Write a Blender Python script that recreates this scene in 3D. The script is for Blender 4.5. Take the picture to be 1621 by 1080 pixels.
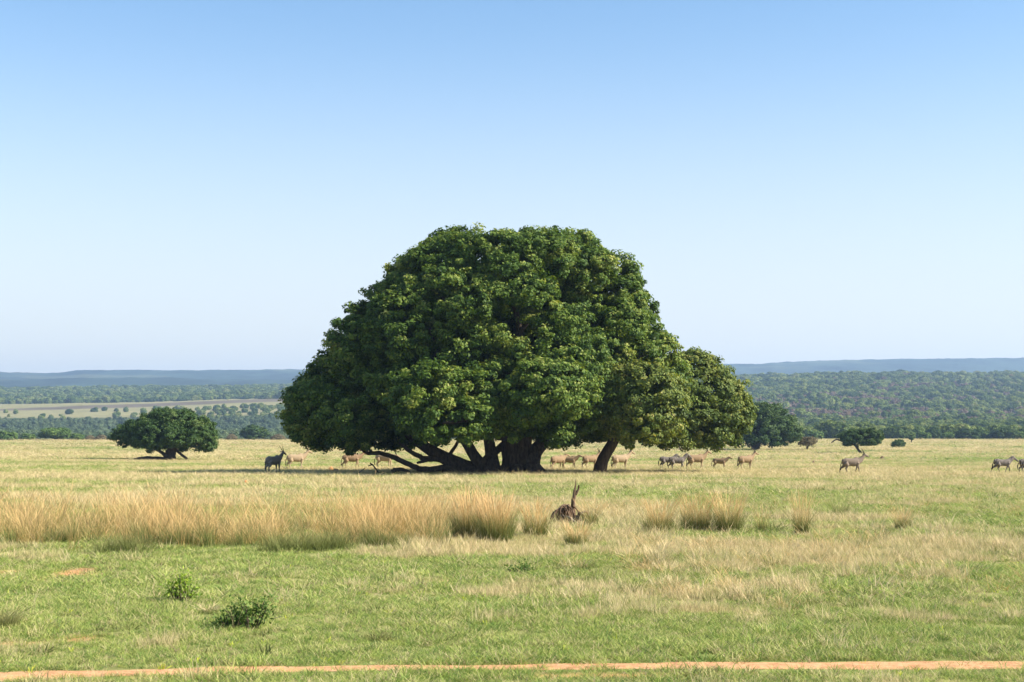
import bpy, math, random
import numpy as np
from mathutils import Vector, Matrix
R = math.radians
rng = np.random.default_rng(7)
random.seed(7)
for o in list(bpy.data.objects): bpy.data.objects.remove(o)
S = bpy.context.scene; C = S.collection

# ---------------------------------------------------------------- camera, sky, sun, exposure
F = 2251.0; PW, PH = 1621, 1080; YH = 660.0; CAMZ = 2.6
PITCH = math.atan((YH - PH/2)/F)
cam = bpy.data.objects.new('camera', bpy.data.cameras.new('camera')); C.objects.link(cam)
cam.location = (0, 0, CAMZ); cam.rotation_euler = (R(90) + PITCH, 0, 0)
cam.data.sensor_width = 36.0; cam.data.lens = 36.0*F/PW
cam.data.clip_start = 0.1; cam.data.clip_end = 40000
S.camera = cam
SUN_EL, SUN_AZ = R(36), R(101)        # azimuth clockwise from +Y
w = bpy.data.worlds.new('World'); S.world = w; w.use_nodes = True
nt = w.node_tree; sky = nt.nodes.new('ShaderNodeTexSky'); sky.sky_type = 'NISHITA'
sky.sun_disc = False; sky.sun_elevation = SUN_EL; sky.sun_rotation = SUN_AZ
sky.air_density = 1.0; sky.dust_density = 1.0; sky.ozone_density = 2.0; sky.altitude = 900
bg = nt.nodes['Background']; bg.inputs[1].default_value = 0.088
tint = nt.nodes.new('ShaderNodeMix'); tint.data_type = 'RGBA'; tint.blend_type = 'MULTIPLY'; tint.inputs[0].default_value = 1.0
tint.inputs[7].default_value = (.89, 1.02, 1.03, 1); nt.links.new(sky.outputs[0], tint.inputs[6])
EXPO, SKYK = 1.25, .088          # pale haze low in the sky, by elevation
tcw = nt.nodes.new('ShaderNodeTexCoord'); sx = nt.nodes.new('ShaderNodeSeparateXYZ'); nt.links.new(tcw.outputs['Generated'], sx.inputs[0])
rp = nt.nodes.new('ShaderNodeValToRGB'); nt.links.new(sx.outputs[2], rp.inputs[0]); e = rp.color_ramp.elements; rp.color_ramp.interpolation = 'EASE'
e[0].position, e[0].color = 0.0, (.85, .85, .85, 1); e[1].position, e[1].color = .30, (.0, .0, .0, 1)
low = nt.nodes.new('ShaderNodeMix'); low.data_type = 'RGBA'; nt.links.new(rp.outputs[0], low.inputs[0]); nt.links.new(tint.outputs[2], low.inputs[6])
low.inputs[7].default_value = tuple(c/(SKYK*2**EXPO) for c in (1.0, .95, .90)) + (1,); nt.links.new(low.outputs[2], bg.inputs[0])
sun = bpy.data.objects.new('sun', bpy.data.lights.new('sun', 'SUN')); C.objects.link(sun)
sun.data.energy = 5.0; sun.data.angle = R(0.5); sun.data.color = (1.0, 0.92, 0.77)
sdir = Vector((math.cos(SUN_EL)*math.sin(SUN_AZ), math.cos(SUN_EL)*math.cos(SUN_AZ), math.sin(SUN_EL)))
sun.rotation_euler = sdir.to_track_quat('Z', 'Y').to_euler(); sun.location = (60, -20, 80)
S.render.engine = 'CYCLES'
S.view_settings.view_transform = 'Standard'; S.view_settings.look = 'None'
S.view_settings.exposure = 1.25; S.view_settings.gamma = 1.0
HAZE = 1.0e-4

# ---------------------------------------------------------------- numeric helpers
def _hash(ix, iy, seed):
    n = (ix.astype(np.int64)*374761393 + iy.astype(np.int64)*668265263 + seed*1442695041) & 0x7fffffff
    n = ((n ^ (n >> 13))*1274126177) & 0x7fffffff
    return ((n ^ (n >> 16)) & 0xffff)/65535.0
def vnoise(x, y, seed=0):
    x = np.asarray(x, float); y = np.asarray(y, float)
    ix = np.floor(x); iy = np.floor(y); fx = x-ix; fy = y-iy
    fx = fx*fx*(3-2*fx); fy = fy*fy*(3-2*fy)
    a = _hash(ix, iy, seed); b = _hash(ix+1, iy, seed); c = _hash(ix, iy+1, seed); d = _hash(ix+1, iy+1, seed)
    return (a*(1-fx)+b*fx)*(1-fy) + (c*(1-fx)+d*fx)*fy
def fbm(x, y, seed=0, octv=4):
    s = 0; a = .5; t = 0
    for k in range(octv):
        s = s + a*vnoise(np.asarray(x)*2**k + 17.3*k, np.asarray(y)*2**k + 5.1*k, seed+k); t += a; a *= .5
    return s/t
def unit(n, r=rng):
    v = r.normal(size=(n, 3)); return v/np.linalg.norm(v, axis=1)[:, None]
def sstep(a, b, x):
    t = np.clip((np.asarray(x, float)-a)/(b-a), 0, 1); return t*t*(3-2*t)

# ---------------------------------------------------------------- terrain height
def zrow(row, d): return CAMZ + (YH-row)/F*d
PD = np.array([830, 900, 1000, 1600, 2000, 2300, 2600, 2900, 3300, 4000, 4600, 5500, 6000, 7500, 9000], float)
COLS = [(-.60, [697,702,706,690,664,653,643,638,630,618,622,601,604,590,600]),
        (-.36, [697,702,706,690,664,653,643,638,630,618,622,601,604,590,600]),
        (-.326,[697,702,706,690,664,653,642,637,629,617,622,601,604,592,600]),
        (-.30, [697,702,706,690,664,652,641,636,628,617,622,600,603,587,600]),
        (-.155,[696,701,704,688,660,646,634,630,624,615,620,600,603,586,600]),
        ( .10, [695,699,700,676,655,640,630,615,604,606,607,602,600,580,590]),
        ( .151,[694,698,698,672,650,634,619,608,602,606,607,602,600,577,590]),
        ( .24, [694,698,698,669,646,629,614,602,597,604,605,602,600,570,585]),
        ( .36, [694,698,697,668,645,628,613,601,597,604,605,602,600,566,580]),
        ( .60, [694,698,697,668,645,628,613,601,597,604,605,602,600,566,580])]
CA = np.array([c[0] for c in COLS]); CR = np.array([c[1] for c in COLS], float)
CZ = zrow(CR, PD[None, :])
ND = np.array([-50, 0, 60, 150, 280, 360, 450, 560, 690, 830], float)
NZ = np.array([1.02, 0, -1.23, -3.08, -5.74, -6.9, -7.8, -8.7, -9.6, -10.6])
def _interp_smooth(x, xp, fp):
    m = np.gradient(fp, xp); i = np.clip(np.searchsorted(xp, x)-1, 0, len(xp)-2)
    h = xp[i+1]-xp[i]; t = np.clip((x-xp[i])/h, 0, 1)
    return ((2*t**3-3*t**2+1)*fp[i] + (t**3-2*t**2+t)*h*m[i] + (-2*t**3+3*t**2)*fp[i+1] + (t**3-t**2)*h*m[i+1])
def G(x, y):
    x = np.asarray(x, float); y = np.asarray(y, float); x, y = np.broadcast_arrays(x, y)
    zn = _interp_smooth(y, ND, NZ)
    zn = zn + (fbm(x/9, y/9, 3, 2)-.5)*.14*sstep(0, 30, y) + (fbm(x/45, y/60, 9, 2)-.5)*.5*sstep(60, 260, y)
    yy = np.maximum(y, 830); a = x/yy
    j = np.clip(np.searchsorted(CA, a)-1, 0, len(CA)-2); t = np.clip((a-CA[j])/(CA[j+1]-CA[j]), 0, 1); t = t*t*(3-2*t)
    i = np.clip(np.searchsorted(PD, yy)-1, 0, len(PD)-2); s = np.clip((yy-PD[i])/(PD[i+1]-PD[i]), 0, 1)
    s2 = s*s*(3-2*s); s = .5*s+.5*s2
    zf = (CZ[j, i]*(1-t)+CZ[j+1, i]*t)*(1-s) + (CZ[j, i+1]*(1-t)+CZ[j+1, i+1]*t)*s
    zf = zf + (fbm(x/500, y/500, 21, 3)-.5)*16*sstep(1400, 5000, y)*(.4+.6*(y < 6500))
    zf = zf + (fbm(x/45, y/90, 23, 3)-.5)*13*sstep(5200, 5600, y)
    k = sstep(815, 845, y)
    return zn*(1-k) + zf*k
def g(x, y): return float(G(x, y))
cp, sp = math.cos(PITCH), math.sin(PITCH)
def ray(px, py):
    u = (px-PW/2)/F; v = -(py-PH/2)/F
    return u, cp - v*sp, sp + v*cp
def row_to_d(px, py):           # distance where the ray of a pixel meets the ground
    rx, ry, rz = ray(px, py)
    ys = np.concatenate([np.arange(8, 900, .5)])
    dz = (CAMZ + ys/ry*rz) - G(ys/ry*rx, ys)
    k = np.argmax(dz < 0)
    return float(ys[k])
def at(px, d):                  # ground point under a pixel column at distance d
    rx, ry, rz = ray(px, 700); x = rx/ry*d; return x, d, g(x, d)
def spot(px, py):
    return at(px, row_to_d(px, py))
def pt(px, py, d):              # point in space seen at a pixel, d metres away
    rx, ry, rz = ray(px, py); return Vector((rx/ry*d, d, CAMZ + rz/ry*d))

# ---------------------------------------------------------------- mesh helpers
def tag(o, label=None, cat=None, group=None, kind=None):
    if label: o['label'] = label
    if cat: o['category'] = cat
    if group: o['group'] = group
    if kind: o['kind'] = kind
    return o
def np_mesh(name, V, faces, mat=None, attrs=None, smooth=False):
    """faces: (N,k) array or list of such arrays"""
    if isinstance(faces, np.ndarray): faces = [faces]
    faces = [f for f in faces if len(f)]
    m = bpy.data.meshes.new(name); m.vertices.add(len(V)); m.vertices.foreach_set('co', np.ascontiguousarray(V, np.float32).ravel())
    li = np.concatenate([f.ravel() for f in faces]).astype(np.int32)
    cnt = np.concatenate([np.full(len(f), f.shape[1]) for f in faces])
    st = np.concatenate([[0], np.cumsum(cnt)[:-1]]).astype(np.int32)
    m.loops.add(len(li)); m.loops.foreach_set('vertex_index', li)
    m.polygons.add(len(st)); m.polygons.foreach_set('loop_start', st)
    if smooth: m.polygons.foreach_set('use_smooth', np.ones(len(st), bool))
    m.update(calc_edges=True)
    for k, a in (attrs or {}).items():
        a = np.asarray(a, np.float32)
        if a.ndim == 1:
            m.attributes.new(k, 'FLOAT', 'POINT').data.foreach_set('value', a)
        else:
            m.attributes.new(k, 'FLOAT_COLOR', 'POINT').data.foreach_set('color', np.c_[a, np.ones(len(a))].astype(np.float32).ravel())
    if mat: m.materials.append(mat)
    return m
def link(name, mesh, parent=None, loc=None):
    o = bpy.data.objects.new(name, mesh); C.objects.link(o)
    if parent: o.parent = parent
    if loc is not None: o.location = loc
    return o
def empty(name, loc, rz=0):
    o = bpy.data.objects.new(name, None); C.objects.link(o); o.location = loc; o.rotation_euler.z = rz
    o.empty_display_size = .3; return o
class MB:                      # gathers tubes / quads into one mesh
    def __init__(s): s.V = []; s.Q = []; s.T = []; s.n = 0
    def add(s, V, Q=None, T=None):
        s.V.append(np.asarray(V, float))
        if Q is not None and len(Q): s.Q.append(np.asarray(Q)+s.n)
        if T is not None and len(T): s.T.append(np.asarray(T)+s.n)
        s.n += len(V)
    def tube(s, P, r, sides=10, flute=0, nf=5, seed=0, sq=None, rough=0.0):
        P = [Vector(p) for p in P]; n = len(P)
        if np.isscalar(r): r = [r]*n
        # resample smoothly
        vs = []; up = None; rr = np.random.default_rng(seed)
        for i in range(n):
            t = (P[min(i+1, n-1)]-P[max(i-1, 0)]).normalized()
            if up is None:
                a = Vector((0, 1, 0)) if abs(t.y) < .9 else Vector((1, 0, 0))
            else: a = up
            b = t.cross(a).normalized(); a = b.cross(t).normalized(); up = a
            for k in range(sides):
                th = 2*math.pi*k/sides
                q = r[i]*(1 + flute*math.cos(nf*th + seed + .25*i) + flute*.6*math.cos((nf*2+1)*th+seed*2-.2*i)) * (1+rough*(rr.random()-.5))
                sx = 1 if sq is None else sq
                vs.append(P[i] + a*math.cos(th)*q*sx + b*math.sin(th)*q)
        Q = [[i*sides+k, i*sides+(k+1) % sides, (i+1)*sides+(k+1) % sides, (i+1)*sides+k] for i in range(n-1) for k in range(sides)]
        c0 = len(vs); vs.append(P[0]); vs.append(P[-1])
        T = [[c0, (k+1) % sides, k] for k in range(sides)] + [[c0+1, (n-1)*sides+k, (n-1)*sides+(k+1) % sides] for k in range(sides)]
        s.add([tuple(v) for v in vs], Q, T)
    def ell(s, c, r, seg=12, rings=8, rot=None):
        vs = []; 
        for i in range(1, rings):
            ph = math.pi*i/rings
            for k in range(seg):
                th = 2*math.pi*k/seg
                v = Vector((r[0]*math.sin(ph)*math.cos(th), r[1]*math.sin(ph)*math.sin(th), r[2]*math.cos(ph)))
                if rot: v = rot @ v
                vs.append(tuple(v+Vector(c)))
        Q = [[i*seg+k, (i+1)*seg+k, (i+1)*seg+(k+1) % seg, i*seg+(k+1) % seg] for i in range(rings-2) for k in range(seg)]
        a = Vector((0, 0, r[2])); 
        if rot: a = rot @ a
        n = len(vs); vs += [tuple(Vector(c)+a), tuple(Vector(c)-a)]
        T = [[n, k, (k+1) % seg] for k in range(seg)] + [[n+1, (rings-2)*seg+(k+1) % seg, (rings-2)*seg+k] for k in range(seg)]
        s.add(vs, Q, T)
    def mesh(s, name, mat, smooth=True):
        return np_mesh(name, np.concatenate(s.V), [np.concatenate(a) for a in (s.Q, s.T) if a], mat, smooth=smooth)
def curve(P, n=5, wob=0, seed=0):
    """Catmull-Rom through P"""
    P = [Vector(p) for p in P]; rr = random.Random(seed); out = []
    for i in range(len(P)-1):
        a = P[max(i-1, 0)]; b = P[i]; c = P[i+1]; d = P[min(i+2, len(P)-1)]
        for k in range(n):
            t = k/n
            q = .5*((2*b) + (c-a)*t + (2*a-5*b+4*c-d)*t*t + (3*b-a-3*c+d)*t**3)
            if wob: q = q + Vector((rr.uniform(-1, 1), rr.uniform(-1, 1), rr.uniform(-1, 1)))*wob
            out.append(q)
    out.append(P[-1]); return out
def lin(a, b, n): return [a+(b-a)*i/(n-1) for i in range(n)]

# ---------------------------------------------------------------- materials
def mat(name):
    m = bpy.data.materials.new(name); m.use_nodes = True; t = m.node_tree; t.nodes.clear()
    out = t.nodes.new('ShaderNodeOutputMaterial'); return m, t, out
def N(t, ty, **kw):
    n = t.nodes.new(ty)
    for k, v in kw.items():
        if k.startswith('i_'): n.inputs[k[2:].replace('_', ' ')].default_value = v
        else: setattr(n, k, v)
    return n
def ramp(t, stops, src):
    r = t.nodes.new('ShaderNodeValToRGB'); e = r.color_ramp.elements
    e[0].position, e[0].color = stops[0][0], (*stops[0][1], 1); e[1].position, e[1].color = stops[-1][0], (*stops[-1][1], 1)
    for p, c in stops[1:-1]:
        q = e.new(p); q.color = (*c, 1)
    t.links.new(src, r.inputs[0]); return r.outputs[0]
def mixc(t, f, a, b, mode='MIX'):
    n = N(t, 'ShaderNodeMix', data_type='RGBA', blend_type=mode)
    for s, v in ((0, f), (6, a), (7, b)):
        if hasattr(v, 'is_output') or hasattr(v, 'links'): t.links.new(v, n.inputs[s])
        elif isinstance(v, tuple): n.inputs[s].default_value = (*v, 1)
        else: n.inputs[s].default_value = v
    return n.outputs[2]
def math_(t, op, a, b=None, c=None):
    n = N(t, 'ShaderNodeMath', operation=op)
    for i, v in enumerate((a, b, c)):
        if v is None: continue
        if hasattr(v, 'links'): t.links.new(v, n.inputs[i])
        else: n.inputs[i].default_value = v
    return n.outputs[0]
def bsdf(t, out, col, rough=.8, spec=.2, trans=0, tcol=None, bump=None):
    p = N(t, 'ShaderNodeBsdfPrincipled'); p.inputs['Roughness'].default_value = rough
    p.inputs['Specular IOR Level'].default_value = spec
    if hasattr(col, 'links'): t.links.new(col, p.inputs['Base Color'])
    else: p.inputs['Base Color'].default_value = (*col, 1)
    if bump is not None: t.links.new(bump, p.inputs['Normal'])
    if trans:
        tr = N(t, 'ShaderNodeBsdfTranslucent'); mx = N(t, 'ShaderNodeMixShader'); mx.inputs[0].default_value = trans
        c2 = tcol if tcol is not None else col
        if hasattr(c2, 'links'): t.links.new(c2, tr.inputs[0])
        else: tr.inputs[0].default_value = (*c2, 1)
        t.links.new(p.outputs[0], mx.inputs[1]); t.links.new(tr.outputs[0], mx.inputs[2]); t.links.new(mx.outputs[0], out.inputs[0])
    else: t.links.new(p.outputs[0], out.inputs[0])
def attr(t, name): return N(t, 'ShaderNodeAttribute', attribute_name=name).outputs['Fac']
def leaf_mat(name, stops, trans=.25, tm=(1.6, 1.5, .7), rough=.6, spec=.18):
    m, t, out = mat(name)
    c = ramp(t, stops, attr(t, 'tint')); tc = mixc(t, 1.0, c, tm, 'MULTIPLY')
    bsdf(t, out, c, rough, spec, trans, tc); return m
def inst_leaf_mat(name, stops, trans=.2):
    m, t, out = mat(name)
    v = math_(t, 'ADD', math_(t, 'MULTIPLY', attr(t, 'tint'), .35), math_(t, 'MULTIPLY', N(t, 'ShaderNodeObjectInfo').outputs['Random'], .65))
    c = ramp(t, stops, v); bsdf(t, out, c, .7, .15, trans, mixc(t, 1.0, c, (1.5, 1.4, .7), 'MULTIPLY')); return m
def bark_mat(name, c0, c1, scale=6, zs=.25):
    m, t, out = mat(name)
    tc = N(t, 'ShaderNodeTexCoord'); mp = N(t, 'ShaderNodeMapping'); mp.inputs['Scale'].default_value = (1, 1, zs)
    t.links.new(tc.outputs['Object'], mp.inputs[0]); nz = N(t, 'ShaderNodeTexNoise', i_Scale=scale, i_Detail=6.0, i_Roughness=.65)
    t.links.new(mp.outputs[0], nz.inputs['Vector']); c = ramp(t, [(.35, c0), (.65, c1)], nz.outputs[0])
    b = N(t, 'ShaderNodeBump', i_Strength=.8, i_Distance=.08); t.links.new(nz.outputs[0], b.inputs['Height'])
    bsdf(t, out, c, .9, .1, bump=b.outputs[0]); return m
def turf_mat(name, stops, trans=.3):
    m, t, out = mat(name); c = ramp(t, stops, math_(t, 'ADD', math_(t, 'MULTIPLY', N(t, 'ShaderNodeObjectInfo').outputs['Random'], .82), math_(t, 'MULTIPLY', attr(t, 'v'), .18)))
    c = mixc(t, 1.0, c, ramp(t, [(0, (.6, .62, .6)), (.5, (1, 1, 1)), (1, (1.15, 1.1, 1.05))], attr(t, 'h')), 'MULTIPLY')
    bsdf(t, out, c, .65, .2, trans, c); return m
def grass_mat(name, root, mid, tip, var, trans=.35):
    m, t, out = mat(name); h = attr(t, 'h'); c = ramp(t, [(0, root), (.45, mid), (1, tip)], h)
    v = math_(t, 'ADD', math_(t, 'MULTIPLY', attr(t, 'v'), .45), math_(t, 'MULTIPLY', N(t, 'ShaderNodeObjectInfo').outputs['Random'], .55))
    c = mixc(t, math_(t, 'MULTIPLY', v, .8), c, var); bsdf(t, out, c, .65, .2, trans, c); return m

M = {}
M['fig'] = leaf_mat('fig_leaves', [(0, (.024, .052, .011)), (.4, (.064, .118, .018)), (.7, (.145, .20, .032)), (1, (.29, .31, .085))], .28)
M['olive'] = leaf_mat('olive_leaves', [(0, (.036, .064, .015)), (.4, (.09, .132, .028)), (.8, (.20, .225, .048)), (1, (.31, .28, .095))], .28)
M['dark_leaf'] = leaf_mat('evergreen_leaves', [(0, (.022, .05, .014)), (.6, (.05, .095, .022)), (1, (.11, .15, .04))], .22)
M['dry_leaf'] = leaf_mat('dry_leaves', [(0, (.10, .085, .05)), (.6, (.17, .14, .08)), (1, (.22, .19, .09))], .2)
M['bush_leaf'] = leaf_mat('bush_leaves', [(0, (.10, .17, .03)), (.6, (.20, .31, .045)), (1, (.36, .45, .07))], .4)
M['shrub_leaf'] = leaf_mat('shrub_leaves', [(0, (.04, .08, .02)), (.5, (.085, .15, .035)), (1, (.17, .24, .06))], .25)
M['wood_leaf'] = inst_leaf_mat('wood_leaves', [(0, (.035, .065, .02)), (.3, (.07, .12, .03)), (.6, (.15, .20, .05)), (.85, (.24, .28, .08)), (.95, (.20, .17, .11)), (1, (.22, .18, .13))])
M['dead_leaf'] = inst_leaf_mat('leafless_wood', [(0, (.13, .10, .08)), (1, (.24, .18, .14))])
M['thin_leaf'] = inst_leaf_mat('thin_wood_leaves', [(0, (.05, .08, .045)), (.6, (.11, .16, .075)), (1, (.17, .20, .10))])
M['bark'] = bark_mat('fig_bark', (.04, .03, .024), (.10, .08, .06), 5)
M['bark2'] = bark_mat('dark_bark', (.05, .04, .03), (.11, .085, .065), 4)
M['deadwood'] = bark_mat('weathered_wood', (.05, .026, .015), (.22, .15, .10), 9)
M['greydead'] = bark_mat('grey_dead_wood', (.10, .085, .07), (.30, .25, .20), 9)
M['termite'] = bark_mat('orange_earth', (.42, .17, .07), (.62, .30, .13), 7, 1)
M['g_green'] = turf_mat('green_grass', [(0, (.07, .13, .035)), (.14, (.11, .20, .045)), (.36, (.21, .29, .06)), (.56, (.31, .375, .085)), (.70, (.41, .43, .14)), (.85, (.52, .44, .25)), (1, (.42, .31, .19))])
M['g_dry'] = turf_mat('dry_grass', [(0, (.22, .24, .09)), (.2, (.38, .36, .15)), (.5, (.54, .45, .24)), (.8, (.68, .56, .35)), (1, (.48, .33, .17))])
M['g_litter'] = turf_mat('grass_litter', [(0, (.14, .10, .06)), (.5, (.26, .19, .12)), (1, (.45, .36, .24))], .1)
M['g_tall'] = grass_mat('tall_dry_grass', (.11, .12, .035), (.42, .32, .12), (.86, .61, .34), (.56, .34, .12))
M['g_tallgreen'] = grass_mat('tall_green_grass', (.06, .085, .022), (.16, .18, .05), (.36, .30, .14), (.16, .19, .05))
M['yellow'] = grass_mat('yellow_weed', (.15, .25, .04), (.30, .42, .04), (.75, .70, .05), (.6, .62, .06))

# ---------------------------------------------------------------- ground sheet
def dryness(x, y):
    """0 green .. 1 straw: where the dry and the fresh grass grow"""
    x = np.asarray(x, float); y = np.asarray(y, float)
    base = np.interp(y, [0, 17, 26, 33, 40, 52, 70, 100, 135, 200, 280, 420, 600, 800, 900], [.12, .14, .17, .22, .32, .28, .34, .50, .62, .46, .48, .58, .70, .82, .5])
    k = sstep(60, 200, y)
    n = (fbm(x/9, y/6, 31, 3)*.55 + fbm(x/2.2, y/1.8, 41, 3)*.45)*(1-k) + (fbm(x/70, y/50, 33, 3)*.5 + fbm(x/18, y/12, 35, 2)*.5)*k
    r = sstep(-.02, .12, x/np.maximum(y, 1))*sstep(22, 27, y)*(1-sstep(34, 42, y))*.22
    n2 = fbm(x*1.7, y*1.1, 47, 2)
    return np.clip(base + r + (n-.5)*2.2 + (n2-.5)*.7*sstep(60, 20, y), 0, 1)
SOIL = [(spot(122, 909), .55, 1.0, .95), (spot(165, 912), .3, .6, .6), (spot(75, 920), .4, .6, .7), (spot(15, 910), .45, .6, .7), (spot(700, 925), .5, .7, .5), (spot(130, 1015), .4, .35, .6), (spot(10, 1025), .4, .3, .7), (spot(420, 960), .4, .4, .5), (spot(830, 920), .4, .5, .5), (spot(1390, 795), 1.2, .6, .3),
        (spot(1197, 793), 1.2, .5, .7), (spot(525, 746), 2.2, 4.0, .8), (spot(1300, 733), 3, 4, .6), (spot(900, 722), 14, 14, .45), (spot(1030, 726), 12, 8, .4), (spot(200, 745), 3, 2, .3),
        (spot(270, 730), 5, 6, .35), (spot(980, 1080), 1.5, .16, .8), (spot(300, 1078), .6, .1, .6), (spot(960, 750), 2, 2, .5)]
def soil(x, y):
    x = np.asarray(x, float); y = np.asarray(y, float); s = np.zeros(np.broadcast(x, y).shape)
    wob = (fbm(x*1.2, y*1.2, 77, 3)-.5)*1.6
    for (c, rx, ry, k) in SOIL:
        q = ((x-c[0])/rx)**2 + ((y-c[1])/ry)**2
        s = np.maximum(s, k*(1-sstep(.5, 1.3, q+wob)))
    return s
TRACK = [(-40, 14.5), (-6.2, 16.2), (-4.2, 16.7), (-1.6, 17.1), (0, 17.1), (3, 17.25), (6.4, 17.2), (40, 17.5)]
def tracky(x): return np.interp(x, [p[0] for p in TRACK], [p[1] for p in TRACK])
def trackw(x): return .0 *0+.29 + .17*(fbm(np.asarray(x)*.9, np.zeros_like(np.asarray(x, float)), 5, 3)-.5)*2
def landcolour(x, y):
    GREEN = np.array([.20, .22, .075]); STRAW = np.array([.45, .37, .18]); ORANGE = np.array([.60, .29, .14])
    d = dryness(x, y)[..., None]; c = GREEN*(1-d)+STRAW*d
    s = soil(x, y)[..., None]; c = c*(1-s)+ORANGE*s
    # beyond the plain's edge
    a = x/np.maximum(y, 1)
    wood = np.array([.055, .075, .03]); field = np.array([.235, .215, .11]); burnt = np.array([.13, .105, .075]); hill = np.array([.028, .046, .035])
    f = sstep(860, 900, y)[..., None]; n = fbm(x/70, y/70, 61, 4)[..., None]
    far = wood*(.7+.6*n) + np.zeros_like(c)
    left = (1-sstep(-.10, 0, a))[..., None]
    fl = (sstep(2040, 2100, y)*(1-sstep(2780, 2860, y)))[..., None]*left; far = far*(1-fl)+(field*(.85+.3*n))*fl
    b0 = 2380 + (a+.36)*700; bw = 35 + (a+.36)*850
    bt = (sstep(b0-20, b0+20, y)*(1-sstep(b0+bw, b0+bw+60, y)))[..., None]*left; far = far*(1-bt)+burnt*(.7+.6*n)*bt
    hl = sstep(4300, 4700, y)[..., None]; far = far*(1-hl)+hill*(.1+1.9*fbm(x/110, y/260, 71, 4)[..., None])*hl
    pl = (sstep(.60, .68, fbm(x/420, y/260, 81, 3))*sstep(5200, 5600, y)*.35)[..., None]; far = far*(1-pl)+np.array([.16, .17, .09])*pl
    return c*(1-f)+far*f
ys = [-30.0]
while ys[-1] < 9300:
    y = ys[-1]; ys.append(y + (1.5 if y < 10 else max(.35, min(14, .006*abs(y-8)+.3)) if y < 5000 else 28))
ys = np.array(ys); nu = 260
u = np.linspace(-1, 1, nu); u = .55*u+.45*u**3
X = u[None, :]*(60+.66*np.maximum(ys, 0))[:, None]; Y = np.repeat(ys[:, None], nu, 1)
V = np.stack([X, Y, G(X, Y)], -1).reshape(-1, 3)
ii = (np.arange(len(ys)-1)[:, None]*nu + np.arange(nu-1)[None, :]).ravel()
Fq = np.stack([ii, ii+1, ii+nu+1, ii+nu], 1)
def ground_mat():
    m, t, out = mat('savanna_ground'); geo = N(t, 'ShaderNodeNewGeometry')
    col = N(t, 'ShaderNodeAttribute', attribute_name='land').outputs['Color']
    mp = N(t, 'ShaderNodeMapping'); t.links.new(geo.outputs['Position'], mp.inputs[0])
    n1 = N(t, 'ShaderNodeTexNoise', i_Scale=.9, i_Detail=8.0, i_Roughness=.7); t.links.new(mp.outputs[0], n1.inputs['Vector'])
    n2 = N(t, 'ShaderNodeTexNoise', i_Scale=.045, i_Detail=6.0, i_Roughness=.65); t.links.new(mp.outputs[0], n2.inputs['Vector'])
    c = mixc(t, 1.0, col, ramp(t, [(.3, (.62, .62, .6)), (.7, (1.3, 1.3, 1.25))], n1.outputs[0]), 'MULTIPLY')
    c = mixc(t, 1.0, c, ramp(t, [(.3, (.78, .84, .75)), (.7, (1.2, 1.15, 1.2))], n2.outputs[0]), 'MULTIPLY')
    b = N(t, 'ShaderNodeBump', i_Strength=.5, i_Distance=.12); t.links.new(n1.outputs[0], b.inputs['Height'])
    bsdf(t, out, c, .95, .05, bump=b.outputs[0]); return m
M['ground'] = ground_mat()
gr = link('ground', np_mesh('ground', V, Fq, M['ground'], {'land': landcolour(V[:, 0], V[:, 1])}, True))
tag(gr, 'grassy savanna plain running back to wooded country and blue hills', 'ground', kind='structure')
# the wheel track
tx = np.arange(-30, 30, .12); ty = tracky(tx) + (fbm(tx*.25, tx*0, 8, 2)-.5)*.25; tw = trackw(tx)
rows = []
for k in np.linspace(-1, 1, 9):
    yy = ty + k*tw*(1+.35*(fbm(tx*3, tx*0+k*2, 12, 2)-.5)); rows.append(np.stack([tx, yy, G(tx, yy)+.016-.012*abs(k)+.02*(fbm(tx*4, yy*5, 18, 3)-.5)*(1-k*k)], 1))
Vt = np.concatenate(rows); nt_ = len(tx)
ii = (np.arange(8)[:, None]*nt_+np.arange(nt_-1)[None, :]).ravel()
m, t, out = mat('track_soil'); geo = N(t, 'ShaderNodeNewGeometry'); n1 = N(t, 'ShaderNodeTexNoise', i_Scale=7.0, i_Detail=8.0, i_Roughness=.75)
t.links.new(geo.outputs['Position'], n1.inputs['Vector']); b = N(t, 'ShaderNodeBump', i_Strength=.7, i_Distance=.05); t.links.new(n1.outputs[0], b.inputs['Height'])
bsdf(t, out, ramp(t, [(.32, (.34, .17, .08)), (.5, (.54, .29, .15)), (.7, (.66, .40, .23))], n1.outputs[0]), .95, .05, bump=b.outputs[0])
tr = link('dirt_track', np_mesh('dirt_track', Vt, np.stack([ii, ii+1, ii+nt_+1, ii+nt_], 1), m, smooth=True))
tag(tr, 'orange bare-soil wheel track crossing the green foreground grass', 'track', kind='structure')

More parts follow.
